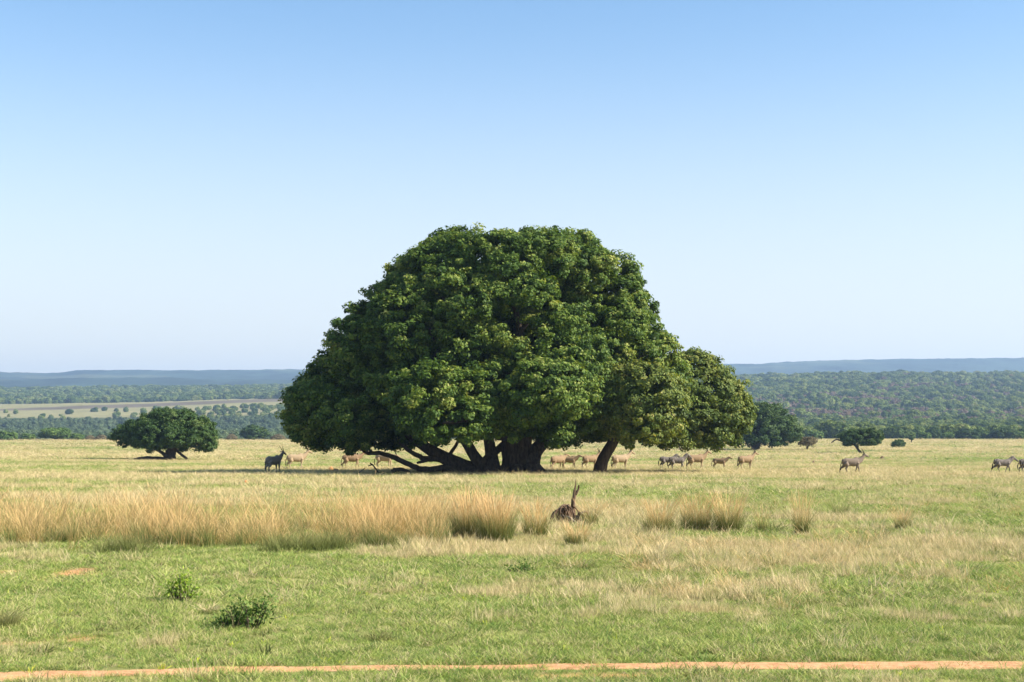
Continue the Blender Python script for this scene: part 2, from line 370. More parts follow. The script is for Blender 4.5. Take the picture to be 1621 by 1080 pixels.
# ---------------------------------------------------------------- grass blades
def blades(n, h, hv, spread, lean, wid, seed, seg=3, head=0.0, inner=0.0):
    """n curved tapered blades round the origin; attrs h (0 root .. 1 tip) and v"""
    r = np.random.default_rng(seed)
    th = r.random(n)*2*np.pi; rad = spread*np.sqrt(inner+(1-inner)*r.random(n))
    b = np.stack([np.cos(th)*rad, np.sin(th)*rad, -.02*np.ones(n)], 1)
    ht = h*(1-hv+hv*2*r.random(n)); la = th + r.normal(0, 1.0, n); ln = lean*ht*(.3+1.1*r.random(n))
    dirv = np.stack([np.cos(la), np.sin(la), 0*la], 1); fa = r.random(n)*np.pi
    side = np.stack([np.cos(fa), np.sin(fa), 0*fa], 1)
    V = []; Hh = []; Vv = []; vv = r.random(n)
    for k in range(seg+1):
        s = k/seg; c = b + dirv*(ln*s**1.8)[:, None] + np.array([0, 0, 1])*(ht*s*(1-.12*s*lean))[:, None]
        wd = wid*(1-s)**.7 if head == 0 else wid*((1-s)*.7 + (head if k == seg-1 else 0))
        if k == seg: wd = wid*.08
        V.append(c-side*wd/2); V.append(c+side*wd/2)
        Hh += [np.full(n, s)]*2; Vv += [vv]*2
    V = np.stack(V, 1).reshape(-1, 3); Hh = np.stack(Hh, 1).ravel(); Vv = np.stack(Vv, 1).ravel()
    base = np.arange(n)*(2*(seg+1)); q = []
    for k in range(seg): q.append(np.stack([base+2*k, base+2*k+1, base+2*k+3, base+2*k+2], 1))
    return V, np.concatenate(q), Hh, Vv
def join(parts):
    V = []; Q = []; H = []; W = []; n = 0
    for (v, q, h, w_) in parts:
        V.append(v); Q.append(q+n); H.append(h); W.append(w_); n += len(v)
    return np.concatenate(V), np.concatenate(Q), np.concatenate(H), np.concatenate(W)
def blade_mesh(name, parts, material):
    v, q, h, w_ = join(parts); return np_mesh(name, v, q, material, {'h': h, 'v': w_})

# ---------------------------------------------------------------- scatter (for what nobody could count)
def scatter(name, P, idx, rot, scl, protos, label, cat):
    col = bpy.data.collections.new(name+'_sources')
    for i, me in enumerate(protos):
        o = bpy.data.objects.new('source_%02d_%s' % (i, name), me); col.objects.link(o)
    m = bpy.data.meshes.new(name); m.vertices.add(len(P)); m.vertices.foreach_set('co', np.ascontiguousarray(P, np.float32).ravel())
    m.attributes.new('idx', 'INT', 'POINT').data.foreach_set('value', np.asarray(idx, np.int32))
    m.attributes.new('rot', 'FLOAT_VECTOR', 'POINT').data.foreach_set('vector', np.ascontiguousarray(rot, np.float32).ravel())
    m.attributes.new('scl', 'FLOAT_VECTOR', 'POINT').data.foreach_set('vector', np.ascontiguousarray(scl, np.float32).ravel())
    o = link(name, m); tag(o, label, cat, kind='stuff')
    ng = bpy.data.node_groups.new(name, 'GeometryNodeTree')
    ng.interface.new_socket('Geometry', in_out='INPUT', socket_type='NodeSocketGeometry')
    ng.interface.new_socket('Geometry', in_out='OUTPUT', socket_type='NodeSocketGeometry')
    gi = ng.nodes.new('NodeGroupInput'); go = ng.nodes.new('NodeGroupOutput')
    ip = ng.nodes.new('GeometryNodeInstanceOnPoints'); ci = ng.nodes.new('GeometryNodeCollectionInfo')
    ci.inputs['Collection'].default_value = col; ci.inputs['Separate Children'].default_value = True; ci.inputs['Reset Children'].default_value = True
    L = ng.links.new
    L(gi.outputs[0], ip.inputs['Points']); L(ci.outputs[0], ip.inputs['Instance']); ip.inputs['Pick Instance'].default_value = True
    for nm, ty, sock in (('idx', 'INT', 'Instance Index'), ('rot', 'FLOAT_VECTOR', 'Rotation'), ('scl', 'FLOAT_VECTOR', 'Scale')):
        a = ng.nodes.new('GeometryNodeInputNamedAttribute'); a.data_type = ty; a.inputs['Name'].default_value = nm
        out_ = [s for s in a.outputs if s.enabled and s.name == 'Attribute'][0]; L(out_, ip.inputs[sock])
    L(ip.outputs[0], go.inputs[0])
    md = o.modifiers.new('scatter', 'NODES'); md.node_group = ng
    return o
def rots(n, tilt=.15):
    return np.stack([rng.normal(0, tilt, n), rng.normal(0, tilt, n), rng.random(n)*6.283], 1)
def field(y0, y1, dens, margin=1.5, side=.40):
    """random points over the visible ground between two distances"""
    A = side*(y1**2-y0**2) + 2*margin*(y1-y0); n = int(A*dens)
    yv = np.sqrt(rng.random(n)*(y1**2-y0**2)+y0**2); xv = (rng.random(n)*2-1)*(side*yv+margin)
    return xv, yv
gp = []
for k in range(4): gp.append(blade_mesh('tuft', [blades(20, .065, .7, .085, 1.3, .011, 100+k)], M['g_green']))
for k in range(4): gp.append(blade_mesh('tuft', [blades(13, .13, .6, .08, .5, .007, 110+k), blades(9, .07, .5, .08, .6, .009, 120+k)], M['g_dry']))
for k in range(3): gp.append(blade_mesh('stalks', [blades(5, .36, .4, .08, .4, .0055, 130+k, 4, .9)], M['g_dry']))
gp.append(blade_mesh('leafy', [blades(46, .075, .5, .13, 1.2, .02, 190)], M['g_tallgreen'])); gp.append(blade_mesh('litter', [blades(26, .05, .5, .14, 2.2, .009, 191)], M['greydead'] if False else M['g_litter']))
PX = []; IX = []; SC = []
def lay(y0, y1, dens, s, wmul, stalk, margin=2.0):
    x, y = field(y0, y1, dens, margin); d = dryness(x, y)
    keep = (rng.random(len(x)) > soil(x, y)*.93) & (fbm(x*1.3, y*1.0, 99, 3)+rng.normal(0, .06, len(x)) > .30)
    ont = (fbm(x*1.1, y*1.1, 13, 3) < .74) & (y-tracky(x) < trackw(x)*(.85+.4*fbm(x*2, y*2, 14, 2))) & (y-tracky(x) > -trackw(x)*(.9+.5*fbm(x*2.2, y*2, 15, 2))); keep &= ~(ont & (rng.random(len(x)) > .04)) 
    d2 = d + rng.normal(0, .12, len(x)); idx = np.where(d2 > .52, 4, 0) + rng.integers(0, 4, len(x))
    st = rng.random(len(x)) < stalk*np.clip(d*1.8-.25, .03, 1); idx = np.where(st, 8+rng.integers(0, 3, len(x)), idx)
    x, y, idx, st = x[keep], y[keep], idx[keep], st[keep]
    z = G(x, y); sz = s*(.65+.8*rng.random(len(x)))*np.where(st, .7, 1)*(.35+1.3*fbm(x*.9, y*.6, 91, 3))
    PX.append(np.stack([x, y, z], 1)); IX.append(idx); SC.append(np.stack([sz*wmul, sz*wmul, sz*np.where(st, 1/ (s**.6), 1)], 1))
lay(12.5, 24, 250, .95, .9, .03, 8)
lay(24, 38, 120, 1.15, 1.15, .05, 8)
lay(38, 70, 52, 1.4, 1.3, .09, 9)
lay(70, 125, 18, 1.6, 1.7, .10, 11)
lay(125, 260, 6, 1.5, 2.4, .06, 10)
lay(260, 480, .8, 2.2, 5.0, .05, 15)
lay(480, 820, .22, 2.2, 8.0, .03, 20)
for (i_, dn, y0_, y1_, sc_) in ((11, .9, 13, 40, 1.1), (12, 1.6, 13, 46, 1.2), (11, .12, 40, 110, 2.6)):
    x, y = field(y0_, y1_, dn); k_ = (fbm(x*.55, y*.45, 200+i_, 3) > .52) & (np.abs(y-tracky(x)) > .5); x = x[k_]; y = y[k_]; n_ = len(x)
    q_ = sc_*(.5+1.0*rng.random(n_)**2)
    PX.append(np.stack([x, y, G(x, y)+.01], 1)); IX.append(np.full(n_, i_)); SC.append(np.stack([q_, q_, q_], 1))
P = np.concatenate(PX); I = np.concatenate(IX); Sc = np.concatenate(SC)
print('grass tufts', len(P))
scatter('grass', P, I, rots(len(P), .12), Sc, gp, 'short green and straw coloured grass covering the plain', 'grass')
# small yellow weeds sprinkled through the foreground
wp = [blade_mesh('weed', [blades(9, .10, .5, .05, .7, .022, 140+k, 3, .6)], M['yellow']) for k in range(3)]
x, y = field(15, 34, 1.1); k = fbm(x*.5, y*.5, 44, 3) > .50; x = x[k]; y = y[k]
x = np.append(x, [spot(1165, 1020)[0], spot(1380, 1055)[0], spot(1385, 1052)[0]]); y = np.append(y, [17.9, 16.4, 16.5])
sc = (.35+.5*rng.random(len(x)))[:, None]*np.ones(3)
scatter('yellow_weeds', np.stack([x, y, G(x, y)], 1), rng.integers(0, 3, len(x)), rots(len(x), .2), sc, wp, 'small yellow-green weeds dotted through the foreground grass', 'weeds')

# ---------------------------------------------------------------- tall grass belt (stuff) and single tussocks (things)
tp = [blade_mesh('tall', [blades(20, 1.0, .45, .22, .42, .007, 150+k, 4, 1.1), blades(14, .5, .5, .2, .6, .009, 170+k, 3)], M['g_tall']) for k in range(5)]
tp += [blade_mesh('tallgreen', [blades(46, .62, .35, .2, .5, .012, 160+k, 4)], M['g_tallgreen']) for k in range(2)]
def inband(px0, px1, d0, d1, n, hmul, feather=.2):
    dd = d0 + (d1-d0)*rng.random(n); a0 = (px0-PW/2)/F; a1 = (px1-PW/2)/F
    return (a0+(a1-a0)*rng.random(n))*dd, dd, np.full(n, hmul)
BX = []; BY = []; BH = []
for (a, b, d0, d1, n, hm) in [(-340, 300, 34.5, 47, 760, .95), (230, 720, 34.5, 46, 560, .95), (560, 700, 38, 50, 200, 1.0), (-200, 800, 44, 62, 400, .7),
                              (1180, 1640, 50, 70, 110, .38), (690, 1000, 46, 60, 100, .55), (880, 1330, 28, 35, 80, .42), (940, 1400, 34, 39, 70, .42), (1000, 1640, 22, 30, 60, .33)]:
    x, y, h = inband(a, b, d0, d1, n, hm); k = fbm(x*.7, y*.7, 55, 3)+rng.normal(0, .06, n) > (.37 if hm > .8 else .47) + .5*(1-sstep(0, 2.5, y-d0-1.5*fbm(x*.35, x*0, 56, 2)))*(hm > .8)
    BX.append(x[k]); BY.append(y[k]); BH.append(h[k])
x = np.concatenate(BX); y = np.concatenate(BY); h = np.concatenate(BH)
gx = []; gy = []
for (px_, py_, w_) in ((185, 880, 60), (90, 862, 40), (300, 868, 50), (445, 876, 80), (520, 874, 40), (615, 868, 60), (675, 858, 30), (1060, 846, 30)):
    c_ = spot(px_, py_); k_ = int(w_/4); gx.append(c_[0]+rng.normal(0, w_*.35/F*c_[1], k_)); gy.append(c_[1]+rng.normal(.3, .35, k_))
gx = np.concatenate(gx); gy = np.concatenate(gy)
edge = (y < 37.2) & (x < -1)
idx = np.where((rng.random(len(x)) < np.where(edge, .6, .3)), 5+rng.integers(0, 2, len(x)), rng.integers(0, 5, len(x)))
hh = h*(.45+.75*rng.random(len(x)))*(.5+.6*fbm(x*.9, y*.9, 66, 2)+.45*fbm(x*.3, y*.3, 67, 2)); wd = .75+.5*rng.random(len(x))
ng_ = len(gx); x = np.append(x, gx); y = np.append(y, gy); idx = np.append(idx, 5+rng.integers(0, 2, ng_)); wd = np.append(wd, .8+.5*rng.random(ng_)); hh = np.append(hh, .45+.35*rng.random(ng_))
scatter('tall_grass', np.stack([x, y, G(x, y)], 1), idx, rots(len(x), .1), np.stack([wd, wd, hh], 1), tp, 'belt of tall straw coloured grass crossing the plain in front of the trees', 'tall grass')
def tussock(px, py, wpx, hpx, n, label, green=.35, lean=.4, seed=0, dry='g_tall'):
    x, y, z = spot(px, py); s = F/y; Rr = wpx/s/2; H = hpx/s
    root = empty('grass_tussock', (x, y, z)); tag(root, label, 'grass tussock', 'grass tussocks standing on the plain')
    link('stalks', blade_mesh('tussock_stalks', [blades(int(n*.45), H, .35, Rr*.6, lean*.9, .009, seed+1, 5, 1.1)], M[dry]), root)
    link('leaves', blade_mesh('tussock_leaves', [blades(int(n*1.1), H*.58, .4, Rr*.75, .45, .011, seed+2, 4)], M['g_tallgreen']), root)
tussock(745, 858, 75, 74, 900, 'broad tall tussock with olive base, left half of the widest grass clump', seed=1, lean=.3)
tussock(785, 862, 72, 72, 900, 'broad tall tussock with dark green base closing the right end of the grass belt', seed=5, lean=.32)
tussock(848, 850, 52, 52, 420, 'medium golden tussock between the wide clump and the dead wood mound', seed=9)
tussock(912, 866, 46, 36, 380, 'low grey-green tussock directly in front of the dead wood mound', seed=13, lean=.6)
tussock(935, 835, 30, 45, 160, 'thin orange tinted tussock on the right side of the dead wood mound', seed=15, lean=.6)
tussock(1042, 846, 62, 52, 480, 'golden tussock at the left end of the clump row beyond the stump', seed=17, lean=.5)
tussock(1102, 842, 66, 54, 560, 'golden tussock with green foot in the middle of the clump row beyond the stump', seed=21)
tussock(1152, 843, 58, 58, 560, 'golden tussock with dark green foot at the right end of the clump row', seed=25)
tussock(1205, 843, 26, 38, 110, 'small sparse tussock just right of the golden clump row', seed=29)
tussock(1268, 848, 32, 62, 240, 'tall narrow straw tussock with dark green foot standing alone', seed=33, lean=.3)
tussock(1330, 818, 38, 36, 160, 'pale loose tussock standing farther back beyond the narrow tall one', seed=37, lean=.7, dry='g_dry')
tussock(1428, 840, 32, 36, 240, 'compact tussock with dark olive foot at the right of the plain', seed=41, lean=.5)
tussock(1470, 815, 26, 14, 120, 'low dark flattened tussock behind the compact olive one', seed=43, lean=.9, dry='g_tallgreen')
tussock(1605, 855, 32, 20, 160, 'low green tussock at the right edge of the photo', seed=45, lean=.9, dry='g_tallgreen')
tussock(10, 1000, 70, 36, 500, 'grey dry tussock cut by the left edge of the photo', seed=47, lean=.9, dry='g_dry')
tussock(600, 1022, 60, 16, 260, 'flat dark weedy clump in the green foreground left of centre', seed=51, lean=1.2, dry='g_tallgreen')
tussock(335, 972, 40, 14, 180, 'small greyish clump between the two foreground bushes', seed=53, lean=1.2, dry='g_dry')
tussock(1040, 898, 60, 34, 260, 'soft pale tussock in the middle of the foreground right of centre', seed=55, lean=.6, dry='g_dry')

# ---------------------------------------------------------------- foliage
def leaf_quads(Cn, Nn, L, W, tint, r=rng):
    n = len(Cn); t = np.cross(Nn, unit(n, r)); t /= np.linalg.norm(t, axis=1)[:, None]+1e-9; b = np.cross(Nn, t)
    l = (L*(.7+.6*r.random(n)))[:, None]*t*.5; w_ = (W*(.7+.6*r.random(n)))[:, None]*b*.5
    V = np.stack([Cn-l, Cn+w_*1.0-l*.1, Cn+l, Cn-w_*1.0-l*.1], 1).reshape(-1, 3)
    return V, np.arange(4*n).reshape(n, 4), np.repeat(tint, 4)
def foliage_mesh(name, B, tuft_r, leaves, L, material, seed, zmin=None, zfun=None, bright=0, gap=.12, W=None, sp=1.25, jit=.07):
    """B: billows (x,y,z,r). Tufts of leaves cover the billows' outer skin."""
    r = np.random.default_rng(seed); B = np.asarray(B, float); T = []; O = []; tb = []
    for i, (bx, by, bz, br) in enumerate(B):
        n = max(6, int(4*math.pi*br*br/(tuft_r*sp)**2*.9)); d = unit(n, r)
        p = np.array([bx, by, bz]) + d*br*(1+r.normal(0, jit, n))[:, None]*np.array([1, 1, .88])
        T.append(p); O.append(d); tb.append(np.full(n, i))
    T = np.concatenate(T); O = np.concatenate(O); tb = np.concatenate(tb)
    keep = np.ones(len(T), bool)
    for i, (bx, by, bz, br) in enumerate(B):
        dd = (T[:, 0]-bx)**2+(T[:, 1]-by)**2+((T[:, 2]-bz)/.88)**2
        keep &= ~((dd < (br*.80)**2) & (tb != i))
    keep &= r.random(len(T)) > gap
    if zfun is not None: keep &= T[:, 2] > zfun(T) + r.normal(0, .5*tuft_r, len(T))
    if zmin is not None: keep &= T[:, 2] > zmin + r.normal(0, .25*tuft_r, len(T))
    T = T[keep]; O = O[keep]; tb = tb[keep]; n = len(T)
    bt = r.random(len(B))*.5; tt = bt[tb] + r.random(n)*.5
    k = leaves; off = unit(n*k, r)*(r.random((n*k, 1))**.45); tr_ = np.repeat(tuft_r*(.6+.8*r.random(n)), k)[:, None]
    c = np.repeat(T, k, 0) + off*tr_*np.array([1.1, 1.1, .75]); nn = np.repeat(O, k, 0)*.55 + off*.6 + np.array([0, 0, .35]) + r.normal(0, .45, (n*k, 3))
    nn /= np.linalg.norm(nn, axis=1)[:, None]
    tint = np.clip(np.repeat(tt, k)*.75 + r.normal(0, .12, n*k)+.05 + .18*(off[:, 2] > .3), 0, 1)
    V, Q, tn = leaf_quads(c, nn, L, W or L*.55, tint, r)
    # thin inner leaves that stop light shining straight through
    print(name, 'tufts', n, 'leaves', n*k)
    return V, Q, tn
def crown(name, parent, origin, parts):
    V = []; Q = []; T = []; n = 0; mats = []
    for (v, q, t_) in parts: V.append(v-np.array(origin)); Q.append(q+n); T.append(t_); n += len(v)
    return np.concatenate(V), np.concatenate(Q), np.concatenate(T)
def dome_billows(left, right, d, depth, rmin, rmax, n, seed, ybase, ofs=0.0, inner=.35):
    """billows filling a rounded crown whose widths at each height follow (row, column) lists"""
    r = np.random.default_rng(seed); s = F/d; B = []
    ly = [p[1] for p in left]; lx = [p[0] for p in left]; ry = [p[1] for p in right]; rx = [p[0] for p in right]
    top = max(min(ly), min(ry))
    ytop = min(min(ly), min(ry))
    tries = 0
    while len(B) < n and tries < n*60:
        tries += 1
        rad = r.uniform(rmin, rmax); pr = (rad*.93+.3)*s
        y = r.uniform(ytop+pr, ybase-pr*.8) if ybase-pr*.8 > ytop+pr else (ytop+ybase)/2
        yy = np.array([y-pr, y-pr*.5, y, y+pr*.5]); 
        yy = np.clip(yy, ytop, ybase)
        # inside the outline for a circle: shrink by what the circle needs at several heights
        ch = np.sqrt(np.maximum(0, pr*pr-(yy-y)**2))
        xl = np.max(np.interp(yy, ly, lx)+ch)-min(pr*.35, 9)*r.random(); xr = np.min(np.interp(yy, ry, rx)-ch)+min(pr*.35, 9)*r.random()
        if xr < xl: continue
        cx = (xl+xr)/2; a = (xr-xl)/2; th = r.uniform(0, 2*np.pi); q = 1.0 if r.random() > inner else r.uniform(.3, .9)
        px = cx + a*math.cos(th)*q; b = a/s*depth + rad*.2
        dy = b*math.sin(th)*q; p = pt(px, y, d + ofs + .8*dy); B.append((p.x, d + ofs + dy, p.z, rad))
    # spread them evenly: drop near duplicates
    return B

# ---------------------------------------------------------------- the giant fig
D0 = 136.0
bx, by, bz = at(815, D0)
fig = empty('fig_tree', (bx, by, bz)); tag(fig, 'huge spreading dark green tree with thick fluted trunk in the middle of the plain', 'tree')
O0 = Vector((bx, by, bz))
left = [(735, 357), (700, 372), (672, 388), (640, 405), (608, 430), (588, 462), (552, 490), (535, 520), (512, 550), (506, 582), (462, 592), (456, 620), (462, 650), (466, 690), (468, 712)]
right = [(905, 357), (930, 375), (945, 400), (985, 404), (1008, 440), (1024, 470), (1026, 500), (1056, 512), (1068, 540), (1080, 560), (1090, 600), (1095, 650), (1095, 712)]
BG = dome_billows(left, right, D0, .60, 2.8, 5.2, 75, 11, 712, ofs=2.0, inner=.25)
def on_boughs(BG, k, rmin, rmax, seed, cut=.8):
    r = np.random.default_rng(seed); out = []; A = np.array(BG)
    for i, (x, y, z, R_) in enumerate(BG):
        for d in unit(int(k*R_*R_/9), r):
            rad = r.uniform(rmin, rmax); p = np.array([x, y, z]) + d*(R_-rad*.65)*np.array([1, 1, .85])
            q = np.sqrt(((A[:, :3]-p)**2).sum(1)) < A[:, 3]*cut-rad*.3; q[i] = False
            if not q.any(): out.append((p[0], p[1], p[2], rad))
        out.append((x, y, z, R_*.55))
    return out
B = on_boughs(BG, 15, .8, 1.7, 111)
B += dome_billows([(a-8, b) for a, b in left], [(a+7, b) for a, b in right], D0, .62, .7, 1.2, 110, 16, 712, ofs=2.0, inner=0)
B += dome_billows([(466, 640), (462, 660), (464, 708)], [(500, 640), (520, 660), (540, 708)], D0, .9, .9, 1.6, 26, 17, 711, ofs=0)
B += dome_billows([(645, 570), (628, 600), (622, 650), (630, 705)], [(745, 570), (770, 590), (782, 640), (775, 700)], D0, .4, 1.1, 2.0, 26, 12, 702, ofs=-12.5)
B += dome_billows([(466, 590), (457, 620), (462, 690)], [(520, 590), (560, 640), (580, 700)], D0, .8, 1.2, 2.2, 40, 13, 708, ofs=0)
B += dome_billows([(690, 362), (670, 400), (650, 440)], [(930, 362), (950, 400), (975, 440)], D0, .7, 1.2, 2.2, 50, 14, 445, ofs=2)
B += dome_billows([(800, 560), (790, 620), (800, 690)], [(905, 560), (925, 620), (915, 690)], D0, .4, 1.1, 2.0, 24, 15, 684, ofs=-12)
# open the crown a little in front of the trunks and where dark limbs show through
def hole(B, px, py, rpx, front=True):
    out = []
    for b in B:
        s = F/b[1]; qx = PW/2 + b[0]*s; qy = YH - (b[2]-CAMZ)*s
        if (qx-px)**2+(qy-py)**2 < (rpx+b[3]*s*(.45 if py < 600 else 0))**2 and b[1] < D0+ (3 if front else 40): continue
        out.append(b)
    return out
for (hx, hy, hr) in [(815, 505, 17), (905, 535, 14), (690, 545, 12), (700, 470, 12), (760, 700, 20), (735, 712, 22), (690, 712, 16), (862, 708, 16), (560, 640, 12), (815, 480, 16), (880, 530, 12)]: B = hole(B, hx, hy, hr)
def fig_floor(T):     # the underside of the crown is higher over the trunks
    qx = PW/2 + T[:, 0]/D0*F
    row = np.interp(qx, [450, 560, 640, 690, 730, 760, 800, 850, 880, 930, 1000, 1100], [706, 711, 710, 703, 690, 695, 686, 692, 706, 709, 706, 709])
    return CAMZ + (YH-row)/F*D0
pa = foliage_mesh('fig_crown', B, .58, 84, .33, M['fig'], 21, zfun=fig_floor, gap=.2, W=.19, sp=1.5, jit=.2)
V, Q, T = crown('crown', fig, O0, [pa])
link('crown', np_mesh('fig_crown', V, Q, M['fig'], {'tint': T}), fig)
def rel(px, py, dd=0.0): return pt(px, py, D0+dd)-O0
tb = MB()
def limb(mb, P, r0, r1, sides=12, n=5, fl=.0, seed=0, rough=.08, wob=.0, nf=5):
    c = curve(P, n, wob, seed); mb.tube(c, lin(r0, r1, len(c)), sides, fl, nf, seed, rough=rough)
def flare(mb, P, radii, sides=18, n=4, fl=.14, seed=0, nf=5):
    c = curve(P, n); rr = [radii[min(i//n, len(radii)-2)]+(radii[min(i//n, len(radii)-2)+1]-radii[min(i//n, len(radii)-2)])*((i % n)/n) if i < len(c)-1 else radii[-1] for i in range(len(c))]
    mb.tube(c, rr, sides, fl, nf, seed, rough=.05)
# fused main trunk with buttresses
flare(tb, [rel(822, 754), rel(822, 744), rel(820, 725), rel(818, 700), rel(818, 670), rel(815, 600), rel(820, 540, 1)], [2.3, 1.7, 1.38, 1.32, 1.3, 1.0, .6], 28, fl=.13, seed=1, nf=6)
flare(tb, [rel(782, 754, -1), rel(780, 742, -1), rel(778, 720), rel(774, 695), rel(768, 660)], [1.0, .78, .58, .5, .45], seed=2)
flare(tb, [rel(836, 754, -.6), rel(838, 738, -.6), rel(845, 718), rel(860, 700, 1), rel(885, 670, 2)], [1.4, .95, .7, .55, .45], seed=3)
for (a, b_) in [((836, 742, -1.5), (858, 757, -2.5)), ((800, 744, -1.5), (782, 757, -2.5)), ((820, 742, -2), (818, 758, -3.6)), ((845, 738, 0), (872, 755, 1))]:
    limb(tb, [rel(*a), rel((a[0]*.5+b_[0]*.5), a[1]*.35+b_[1]*.65, (a[2]+b_[2])/2), rel(*b_)], .6, .25, seed=5)
# leaning stems on the left and the mass of low wood joining them
limb(tb, [rel(775, 752), rel(755, 728, 0), rel(738, 700, .5), rel(725, 670, 1), rel(700, 620, 2)], .6, .38, 14, fl=.08, seed=6)
limb(tb, [rel(780, 750, .5), rel(740, 742, .5), rel(710, 728, .5), rel(680, 712, .8), rel(650, 690, 1.5), rel(600, 650, 3)], .85, .35, 16, fl=.08, seed=7)
limb(tb, [rel(770, 752, 0), rel(730, 748, 0), rel(700, 745, 0)], .75, .45, 14, fl=.1, seed=8)
limb(tb, [rel(762, 748, -.5), rel(768, 730, -.5), rel(785, 715, 0), rel(800, 700, 1)], .5, .3, 10, seed=9)
limb(tb, [rel(720, 740, -.3), rel(712, 722, -.3), rel(722, 705, 0), rel(728, 690, 0)], .22, .12, 8, seed=10)
rr_ = random.Random(5)
for k in range(26):           # limbs carrying the crown
    b_ = B[rr_.randrange(len(B))]; tgt = Vector(b_[:3])-O0
    st = rel(818+rr_.uniform(-25, 25), rr_.uniform(640, 705), rr_.uniform(-1, 1)); mid = st.lerp(tgt, .5)+Vector((rr_.uniform(-1, 1), rr_.uniform(-1, 1), rr_.uniform(.2, 2)))
    limb(tb, [st, mid, tgt], .55, .10, 8, 6, seed=k+20, wob=.12)
for (P_, r0) in [([(820, 560, -3), (822, 520, -4), (815, 490, -5), (808, 465, -6)], .4), ([(822, 530, -4), (840, 500, -5), (850, 470, -6)], .25), ([(880, 620, -4), (905, 560, -5), (912, 525, -6)], .35), ([(700, 600, -4), (690, 555, -5), (680, 520, -6)], .3)]:
    limb(tb, [rel(*p) for p in P_], r0, .12, 8, 6, seed=3, wob=.08)
link('trunk', tb.mesh('fig_trunk', M['bark']), fig)
lb = MB()
limb(lb, [rel(722, 742), rel(700, 741, -.5), rel(668, 743, -1), rel(645, 734, -1.2), rel(625, 725, -1.5), rel(605, 718, -1.5), rel(588, 718, -1.6), rel(576, 714, -1.7), rel(568, 705, -1.7), rel(560, 700, -1.7)], .33, .12, 10, 5, seed=11, wob=.04)
limb(lb, [rel(582, 718, -1.6), rel(578, 708, -1.6), rel(582, 698, -1.6)], .14, .07, 8, 3, seed=12)
limb(lb, [rel(588, 718, -1.6), rel(586, 712, -1.6)], .22, .15, 8, 2, seed=12)
o = link('low_bough', lb.mesh('low_bough', M['bark']), fig)
lb = MB()
limb(lb, [rel(722, 734, .4), rel(695, 727, .2), rel(672, 726, 0), rel(655, 718, 0), rel(640, 708, 0), rel(632, 700, 0)], .36, .13, 10, 5, seed=13, wob=.04)
limb(lb, [rel(680, 727, 0), rel(668, 731, -.3), rel(660, 733, -.5)], .2, .1, 8, 3, seed=14)
link('low_bough', lb.mesh('low_bough_forked', M['bark']), fig)
lb = MB(); limb(lb, [rel(845, 736, -1), rel(853, 730, -1.2), rel(855, 722, -1.2), rel(851, 714, -1.2)], .13, .06, 8, 4, seed=15); link('broken_branch', lb.mesh('broken_branch', M['bark']), fig)

# ---------------------------------------------------------------- olive tree against its right side
D1 = 141.0
x1, y1, z1 = at(952, D1-3); ol = empty('olive_tree', (x1, y1, z1)); O1 = Vector((x1, y1, z1))
tag(ol, 'olive green tree with slanting trunk leaning into the right side of the huge tree', 'tree')
B1 = dome_billows([(1085, 553), (1060, 565), (1040, 590), (1010, 630), (1000, 700)], [(1105, 556), (1138, 572), (1160, 600), (1180, 630), (1189, 655), (1182, 690), (1166, 710)], D1, .7, .9, 2.2, 130, 31, 708, ofs=0)
B1 += dome_billows([(985, 575), (955, 610), (935, 650), (930, 690)], [(1060, 575), (1075, 610), (1080, 660), (1080, 700)], D1, .5, 1.2, 2.2, 50, 32, 700, ofs=-11)
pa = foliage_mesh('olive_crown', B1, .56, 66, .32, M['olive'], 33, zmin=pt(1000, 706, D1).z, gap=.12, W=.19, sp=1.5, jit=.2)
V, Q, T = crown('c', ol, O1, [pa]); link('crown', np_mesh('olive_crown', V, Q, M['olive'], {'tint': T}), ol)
tb = MB(); r1 = lambda px, py, dd=0: pt(px, py, D1-3+dd)-O1
limb(tb, [r1(948, 752), r1(954, 730), r1(965, 710), r1(975, 692), r1(990, 660), r1(1030, 620, 3)], .64, .34, 14, 5, .06, seed=3)
limb(tb, [r1(985, 700), r1(1040, 675, 2), r1(1090, 640, 5), r1(1120, 600, 6)], .4, .15, 8, 5, seed=4, wob=.1)
for k in range(12):
    b_ = B1[rr_.randrange(len(B1))]; tgt = Vector(b_[:3])-O1; st = r1(990, 665); limb(tb, [st, st.lerp(tgt, .5)+Vector((0, 0, 1)), tgt], .3, .08, 7, 5, seed=k, wob=.1)
link('trunk', tb.mesh('olive_trunk', M['bark']), ol)

